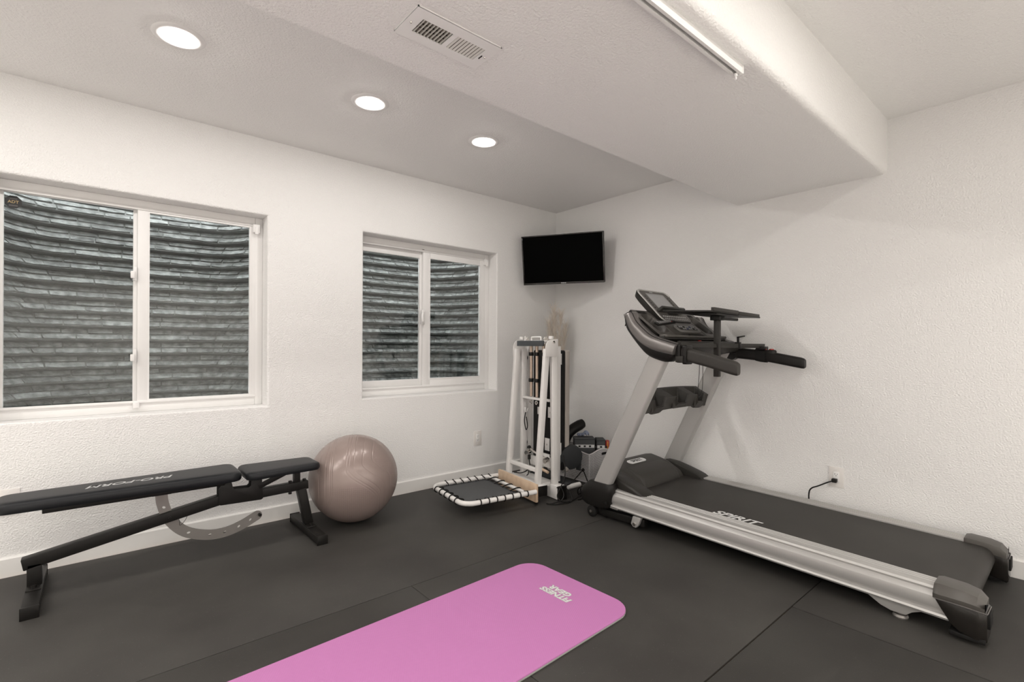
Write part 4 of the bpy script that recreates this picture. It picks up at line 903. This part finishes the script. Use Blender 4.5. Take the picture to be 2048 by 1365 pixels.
# upholstered bed, standing on end behind the frame
b = MB(); b.box(-.690, -.655, -.740, -.362, .165, 1.098); bed = rp(b, 'bed_board', 'black_matte', .012)
b = MB(); b.box(-.657, -.612, -.745, -.357, .150, 1.100); rp(b, 'bed_cushion', 'bed_grey', .015, parent=bed, seg=4)
for y, z, h_ in ((-.705, 1.030, .085), (-.705, .330, .10), (-.46, .60, .06), (-.60, .600, .085), (-.56, .34, .10), (-.640, .365, .12)):
    b = MB(); b.box(-.6945, -.690, y-.030, y+.030, z-h_/2, z+h_/2); br2 = rp(b, 'bed_bracket', 'white_metal', .001, parent=bed)
    b = MB(); b.lathe([(.0001, .004), (.007, .003), (.008, 0)], (-.6945, y, z), axis=(-1, 0, 0), n=10); finish(b, 'bracket_screw', 'chrome', RF, parent=bed)
# base
b = MB(); b.box(-1.005, -.930, -.862, -.380, .050, .122); bb = rp(b, 'base_beam', 'white_metal')
b = MB(); b.box(-1.007, -.928, -.866, -.800, .046, .120); rp(b, 'beam_cap', 'black', .003, parent=bb)
b = MB(); b.box(-.850, -.775, -.885, -.360, .004, .102); bb = rp(b, 'base_beam', 'white_metal')
b = MB(); b.box(-.852, -.773, -.900, -.884, .000, .104); rp(b, 'beam_cap', 'black', .003, parent=bb)
b = MB(); b.box(-.95, -.80, -.79, -.74, .085, .115); b.box(-.95, -.80, -.47, -.43, .085, .115); rp(b, 'base_tie', 'white_metal')
b = MB(); b.box(-.775, -.630, -.84, -.36, .055, .092); rp(b, 'folded_bed_end', 'fabric_dark', .006)
b = MB(); b.cyl((-.775, -.880, .080), (-.630, -.880, .086), .018, 16); rp(b, 'base_tube', 'white_metal', 0)
for x, y in ((-.63, -.892), (-.63, -.40)):
    b = MB(); b.lathe([(.004, -.012), (.028, -.012), (.032, -.006), (.032, .006), (.028, .012), (.004, .012)], (x, y, .033), axis=(0, 1, 0), n=22); cw = rp(b, 'caster', 'black', 0)
    b = MB(); b.box(x-.012, x+.012, y-.018, y-.014, .02, .085); b.lathe([(.0001, .021), (.010, .020), (.010, -.02)], (x, y, .033), axis=(0, -1, 0), n=12); rp(b, 'caster_fork', 'chrome', .001, parent=cw)
b = MB(); b.lathe([(.0001, -.030), (.07, -.030), (.095, -.022), (.100, 0), (.095, .022), (.07, .030), (.0001, .030)], (-.600, -.735, .262), axis=(.25, 1, .1), n=36); sh = rp(b, 'shoulder_rest', 'fabric_dark', 0)
b = MB(); b.bar((-.515, -.745, .235), (-.528, -.75, .150), .012, .045, (0,1,0)); rp(b, 'rest_strap', 'fabric_dark', .002, parent=sh)
# black ropes
for pth in ([(-.87, -.745, .645), (-.865, -.74, .56), (-.88, -.73, .46), (-.875, -.73, .36), (-.86, -.72, .29)], [(-.865, -.505, .62), (-.875, -.50, .54), (-.87, -.515, .47), (-.86, -.52, .5), (-.865, -.51, .57)],
            [(-.86, -.545, .24), (-.862, -.55, .17), (-.90, -.50, .128), (-.93, -.44, .125)], [(-.862, -.55, .17), (-.88, -.56, .13), (-.90, -.57, .124)],
            [(-.775, -.86, .32), (-.77, -.875, .22), (-.80, -.90, .15), (-.86, -.925, .10), (-.90, -.945, .05), (-.86, -.965, .012), (-.76, -.955, .006), (-.70, -.945, .02)],
            [(-.87, -.90, .10), (-.78, -.925, .115), (-.70, -.915, .15), (-.62, -.885, .180), (-.60, -.88, .19), (-.58, -.885, .15), (-.56, -.89, .10)],
            [(-.85, -.925, .11), (-.84, -.945, .06), (-.87, -.955, .025), (-.94, -.93, .006), (-.97, -.91, .006), (-.92, -.965, .006), (-.80, -.975, .006), (-.78, -.955, .05), (-.81, -.93, .10)],
            [(-.70, -.945, .02), (-.64, -.935, .03), (-.60, -.93, .012), (-.63, -.955, .006), (-.72, -.965, .006)]):
    b = MB(); b.tube(smooth_path(pth, 8), .0042, 7); rp(b, 'rope', 'black', 0)
b = MB(); b.lathe([(.0001, -.012), (.012, -.008), (.012, .008), (.0001, .012)], (-.60, -.882, .190), axis=(1, 0, .4), n=10); rp(b, 'rope_knot', 'black', 0)

# ================================================================== REBOUNDER hooked to the front of the reformer
RB_ = root('rebounder', (-1.04, -.62, 0), 'small white tube rebounder with a black mat lashed on, in front of the reformer', 'rebounder'); RB_.rotation_euler.z = math.radians(-8)
zc = .100; x0, x1, y0, y1 = -1.615, -1.050, -.885, -.355
pr_ = [(x1, y1), (x0+.085, y1)]+[(x0+.085+.085*math.cos(a), y1-.085+.085*math.sin(a)) for a in [PI/2+k*PI/2/6 for k in range(1, 6)]]+[(x0, y1-.085), (x0, y0+.085)]+[(x0+.085+.085*math.cos(a), y0+.085+.085*math.sin(a)) for a in [PI+k*PI/2/6 for k in range(1, 6)]]+[(x0+.085, y0), (x1, y0)]
b = MB(); b.tube([(x, y, zc) for x, y in pr_], .0165, 14); fr = finish(b, 'tube_frame', 'white_metal', RB_)
b = MB(); b.tube([(x1-.075, y0, zc), (x1-.075, y1, zc)], .0125, 12); finish(b, 'cross_tube', 'white_metal', RB_)
b = MB(); b.extrude([(x, y, zc-.012) for x, y in rrect(x0+.050, x1-.125, y0+.050, y1-.050, .045, 6)], (0, 0, .005)); mt = finish(b, 'bounce_mat', 'fabric_grey', RB_, .001)
b = MB(); b.tube([(x, y, zc-.008) for x, y in rrect(x0+.050, x1-.125, y0+.050, y1-.050, .045, 6)], .0055, 8, closed=True); finish(b, 'mat_hem', 'fabric_dark', RB_, parent=mt)
b = MB(); b.box(x1, x1+.020, -.885, -.365, .022, .150); wp = finish(b, 'wood_panel', 'wood', RB_, .003)
b = MB(); b.box(x1+.02, x1+.034, -.86, -.38, .118, .146); finish(b, 'panel_rail', 'white_metal', RB_, .002)
def loop(cx, cy, dx, dy):
    """elastic loop round the tube, reaching to the mat hem (dx, dy points inwards)"""
    P = []
    for k in range(14):
        a = k*2*PI/14; rr = .0215 if math.cos(a) < 0 else .050; P.append((cx+dx*rr*math.cos(a), cy+dy*rr*math.cos(a), zc+.0205*math.sin(a)*(1 if math.cos(a) < .2 else .65)))
    m_ = MB(); m_.tube(P, .0042, 6, closed=True); finish(m_, 'elastic_loop', 'black', RB_)
for k in range(7):
    loop(x0+.115+k*.062, y0, 0, 1); loop(x0+.115+k*.062, y1, 0, -1)
for k in range(5): loop(x0, y0+.105+k*.080, 1, 0)
for k in range(4):
    yq = y0+.10+k*.11
    b = MB(); b.tube(smooth_path([(x1-.135, yq+.03, zc-.005), (x1-.10, yq+.01, zc+.014), (x1-.072, yq, zc+.016), (x1-.055, yq+.012, zc), (x1-.075, yq+.02, zc-.016), (x1-.12, yq+.035, zc-.010)], 5), .0045, 6); finish(b, 'elastic_loop', 'black', RB_)
for y in (-.84, -.41):
    b = MB(); b.lathe([(.004, -.010), (.022, -.010), (.024, 0), (.022, .010), (.004, .010)], (x1+.032, y, .024), axis=(1, .3, 0), n=18); b.box(x1+.014, x1+.05, y-.014, y+.014, .030, .05); finish(b, 'caster', 'black', RB_)

# ================================================================== BASKET WITH ACCESSORIES, PAMPAS
BK = root('storage_basket', (-.21, -.56, 0), 'white lattice plastic storage basket in the corner behind the treadmill', 'basket')
bx0, bx1, by0, by1 = -.362, -.050, -.748, -.345; zt_ = .262
def bside(P, Q, name, notch=True):
    """one lattice wall from P to Q; every mesh opening is real"""
    P = Vector(P); Q = Vector(Q); d = Q-P; Ls = d.length; d.normalize(); n = Vector((d.y, -d.x, 0)); b = MB()
    nx_ = int(Ls/.0135); nz_ = 17
    def rimz(t): return zt_-.026*max(0, 1-abs(t-.5)/.5)**0*0+.030*(abs(t-.5)*2)**2*0+.028*math.cos((t-.5)*PI)**2-.012
    for j in range(nz_):
        for i in range(nx_):
            t0, t1 = i/nx_, (i+1)/nx_; sh_ = (.5/nx_ if j % 2 else 0)
            t0 = min(max(t0+sh_, 0), 1); t1 = min(max(t1+sh_, 0), 1)
            if t1-t0 < .2/nx_: continue
            h0, h1 = .012+(rimz((t0+t1)/2)-.028)*j/nz_, .012+(rimz((t0+t1)/2)-.028)*(j+1)/nz_
            tp = lambda t, z: P+d*(Ls*t)-n*(0)+n*(.016*(z/zt_-1)*1.0)*-1*0+Vector((0,0,z))
            a_, c_ = .26, .30
            dtm = (t1-t0); hm = h1-h0
            out_ = [tp(t0, h0), tp(t1, h0), tp(t1, h1), tp(t0, h1)]
            inn_ = [tp(t0+dtm*.5, h0+hm*.14), tp(t1-dtm*.14, h0+hm*.5), tp(t0+dtm*.5, h1-hm*.14), tp(t0+dtm*.14, h0+hm*.5)]
            mid_ = [tp((t0+t1)/2, h0), tp(t1, (h0+h1)/2), tp((t0+t1)/2, h1), tp(t0, (h0+h1)/2)]
            V_ = out_+mid_+inn_
            # frame of the opening: 4 corner fans
            b.add(V_, [(0, 4, 8, 11), (0, 11, 7), (4, 1, 9, 8), (1, 5, 9), (1+0, 5, 9)][:4]+[(5, 2, 10, 9), (2, 6, 10), (6, 3, 11, 10), (3, 7, 11)])
    o_ = finish(b, name, 'basket', BK, smooth=0)
    sm = o_.modifiers.new('solid', 'SOLIDIFY'); sm.thickness = .0022; sm.offset = 0
    rb2 = MB(); rb2.tube([P+d*(Ls*k/20)+Vector((0, 0, rimz(k/20)-.012)) for k in range(21)], .0065, 8); finish(rb2, 'rim', 'basket', BK, parent=o_)
    rb2 = MB(); rb2.cyl(P+Vector((0,0,.008)), Q+Vector((0,0,.008)), .007, 8); finish(rb2, 'foot_rim', 'basket', BK, parent=o_)
    rb2 = MB(); rb2.cyl(P+Vector((0,0,.004)), P+Vector((0,0,rimz(0)-.010)), .006, 8); finish(rb2, 'corner_post', 'basket', BK, parent=o_)
    return o_
bside((bx0, by1, 0), (bx0, by0, 0), 'lattice_wall'); bside((bx0, by0, 0), (bx1, by0, 0), 'lattice_wall'); bside((bx1, by0, 0), (bx1, by1, 0), 'lattice_wall'); bside((bx1, by1, 0), (bx0, by1, 0), 'lattice_wall')
b = MB(); b.box(bx0, bx1, by0, by1, .002, .008); finish(b, 'basket_floor', 'basket', BK)
b = MB(); b.extrude([(-.165+x, by0-.0035, .225+z) for x, z in rrect(-.040, .040, -.010, .010, .009, 4)], (0, .002, 0)); finish(b, 'handle_slot', 'black_matte', BK, smooth=20)
# packages in the basket: the visible tops stand on the goods below
cR = Vector((.760, -.649, 0)); cF = Vector((.649, .760, 0))
def pack(c, hw, hd, z0, z1, ang, name, label, m, stripe):
    c = Vector((c[0], c[1], z0)); ca, sa = math.cos(ang), math.sin(ang); rr = Vector((cR.x*ca-cR.y*sa, cR.x*sa+cR.y*ca, 0)); ff = Vector((-rr.y, rr.x, 0))
    r = root(name, c, label, 'box'); h = (z1-z0)/2; cc = c+Vector((0,0,h))
    b = MB(); b.obox(cc, rr, ff, (0,0,1), hw, hd, h); o_ = finish(b, 'pouch', m, r, .008, 3)
    if stripe:
        b = MB(); b.obox(cc-ff*(hd+.0008), rr, ff, (0,0,1), hw-.006, .0006, .013); st = finish(b, 'label_strip', 'print_white', r, parent=o_)
        for x, mm in ((-.045, 'print_black'), (.0, 'fabric_dark'), (.045, 'print_black')):
            b = MB(); b.obox(cc+rr*x-ff*(hd+.0018), rr, ff, (0,0,1), .009, .0005, .008); finish(b, 'label_icon', mm, r, parent=o_)
    b = MB(); P = [cc+rr*x+ff*y+Vector((0,0,h-.012)) for x, y in ((-hw-.001, -hd-.001), (hw+.001, -hd-.001), (hw+.001, hd+.001), (-hw-.001, hd+.001))]; b.tube(P, .0028, 6, closed=True); finish(b, 'zip_seam', 'fabric_dark', r, parent=o_)
    return r
pack((-.226, -.570), .088, .056, .205, .345, .0, 'fabric_pouch', 'square charcoal fabric pouch with a white icon strip, in the basket', 'fabric_grey', True)
pack((-.122, -.663), .038, .052, .205, .335, .0, 'fabric_pouch', 'narrow charcoal fabric pouch beside the red case, next to the treadmill upright', 'fabric_grey', True)
pack((-.222, -.560), .080, .060, .009, .203, .0, 'storage_carton', 'plain dark carton low in the basket under the fabric pouch', 'fabric_dark', False)
pack((-.128, -.660), .040, .040, .009, .203, .0, 'storage_carton', 'plain dark carton low in the basket beside the treadmill upright', 'fabric_dark', False)
r = root('red_case', (-.085, -.725, .19), 'small red plastic case sticking up from the basket', 'case')
b = MB(); b.obox((-.079, -.708, .245), cR, cF, (0,0,1), .016, .014, .075); finish(b, 'case_shell', 'red', r, .006)
b = MB(); b.obox(Vector((-.079, -.708, .255))-cF*.017, cR, cF, (0,0,1), .004, .003, .055); finish(b, 'case_strap', 'amber', r, .002)
r = root('folded_cloth', (-.215, -.535, .345), 'crumpled pale blue cloth lying on the fabric pouch', 'cloth')
b = MB(); n_ = 22
for j in range(n_+1):
    for i in range(n_+1):
        x = -.045+.10*i/n_; y = -.03+.06*j/n_; z = .004+.022*abs(math.sin(i*.55+j*.3))+.030*math.exp(-((x-.03)**2+(y)**2)/.0005)
        b.v.append(Vector((-.215, -.545, .346))+cR*x+cF*y+Vector((0,0,z)))
b.f = [(j*(n_+1)+i, j*(n_+1)+i+1, (j+1)*(n_+1)+i+1, (j+1)*(n_+1)+i) for j in range(n_) for i in range(n_)]
o = finish(b, 'cloth_sheet', mat('pale_blue_cloth', (.30, .34, .45), .8), r, smooth=60); sm = o.modifiers.new('solid', 'SOLIDIFY'); sm.thickness = .002
r = root('foam_roll', (-.25, -.47, .2), 'curved black foam roll leaning out of the basket', 'foam roll')
b = MB(); pth = smooth_path([(-.302, -.405, .15), (-.300, -.408, .27), (-.275, -.420, .345), (-.225, -.440, .395), (-.160, -.465, .430), (-.130, -.478, .445)], 6); b.tube(pth+[pth[-1]+Vector((.006, -.002, .002))], [.046]*(len(pth)-6)+[.044, .043, .042, .041, .040, .038]+[.026], 22); finish(b, 'roll_body', 'black', r)

PG = root('pampas_grass', (-.225, -.225, 0), 'dry beige pampas grass plumes standing in the corner', 'plant')
b = MB(); b.lathe([(.0001, 0), (.07, 0), (.085, .05), (.09, .2), (.07, .36), (.05, .44), (.055, .47), (.048, .47), (.045, .43)], (-.225, -.225, 0), n=32); finish(b, 'vase', 'ceramic', PG)
rr_ = random.Random(3)
for q, (tx, ty, tz, bend) in enumerate(((-.185, -.16, 1.46, .0), (-.13, -.19, 1.42, .02), (-.215, -.12, 1.34, -.03), (-.085, -.21, 1.31, .05), (-.16, -.13, 1.38, .01))):
    stem = smooth_path([(-.225+rr_.uniform(-.01, .01), -.225+rr_.uniform(-.01, .01), .4), (-.225+(tx+.16)*.4, -.225+(ty+.16)*.4, .8), (tx-.065, ty-.065, tz-.01)], 8)
    b = MB(); b.tube(stem, .0009, 5); st = finish(b, 'stem', 'pampas', PG)
    b = MB()
    for k in range(560):
        t = rr_.uniform(.40, 1)**.8; i = min(int(t*(len(stem)-1)), len(stem)-2); p = stem[i].lerp(stem[i+1], t*(len(stem)-1)-i)
        az = rr_.uniform(0, 2*PI); l = rr_.uniform(.08, .24)*(1.12-.5*t); d = Vector((math.cos(az)*rr_.uniform(.2, .85), math.sin(az)*rr_.uniform(.2, .85), 1)).normalized(); q1 = p+d*l*.6; q2 = p+d*l+Vector((math.cos(az)*.018, math.sin(az)*.018, -.015)); sd = Vector((-math.sin(az), math.cos(az), 0))*.0010
        b.add([p-sd, p+sd, q1+sd, q1-sd, q2], [(0, 1, 2, 3), (3, 2, 4)])
    finish(b, 'plume', 'pampas', PG, parent=st, smooth=0)['kind'] = 'stuff'
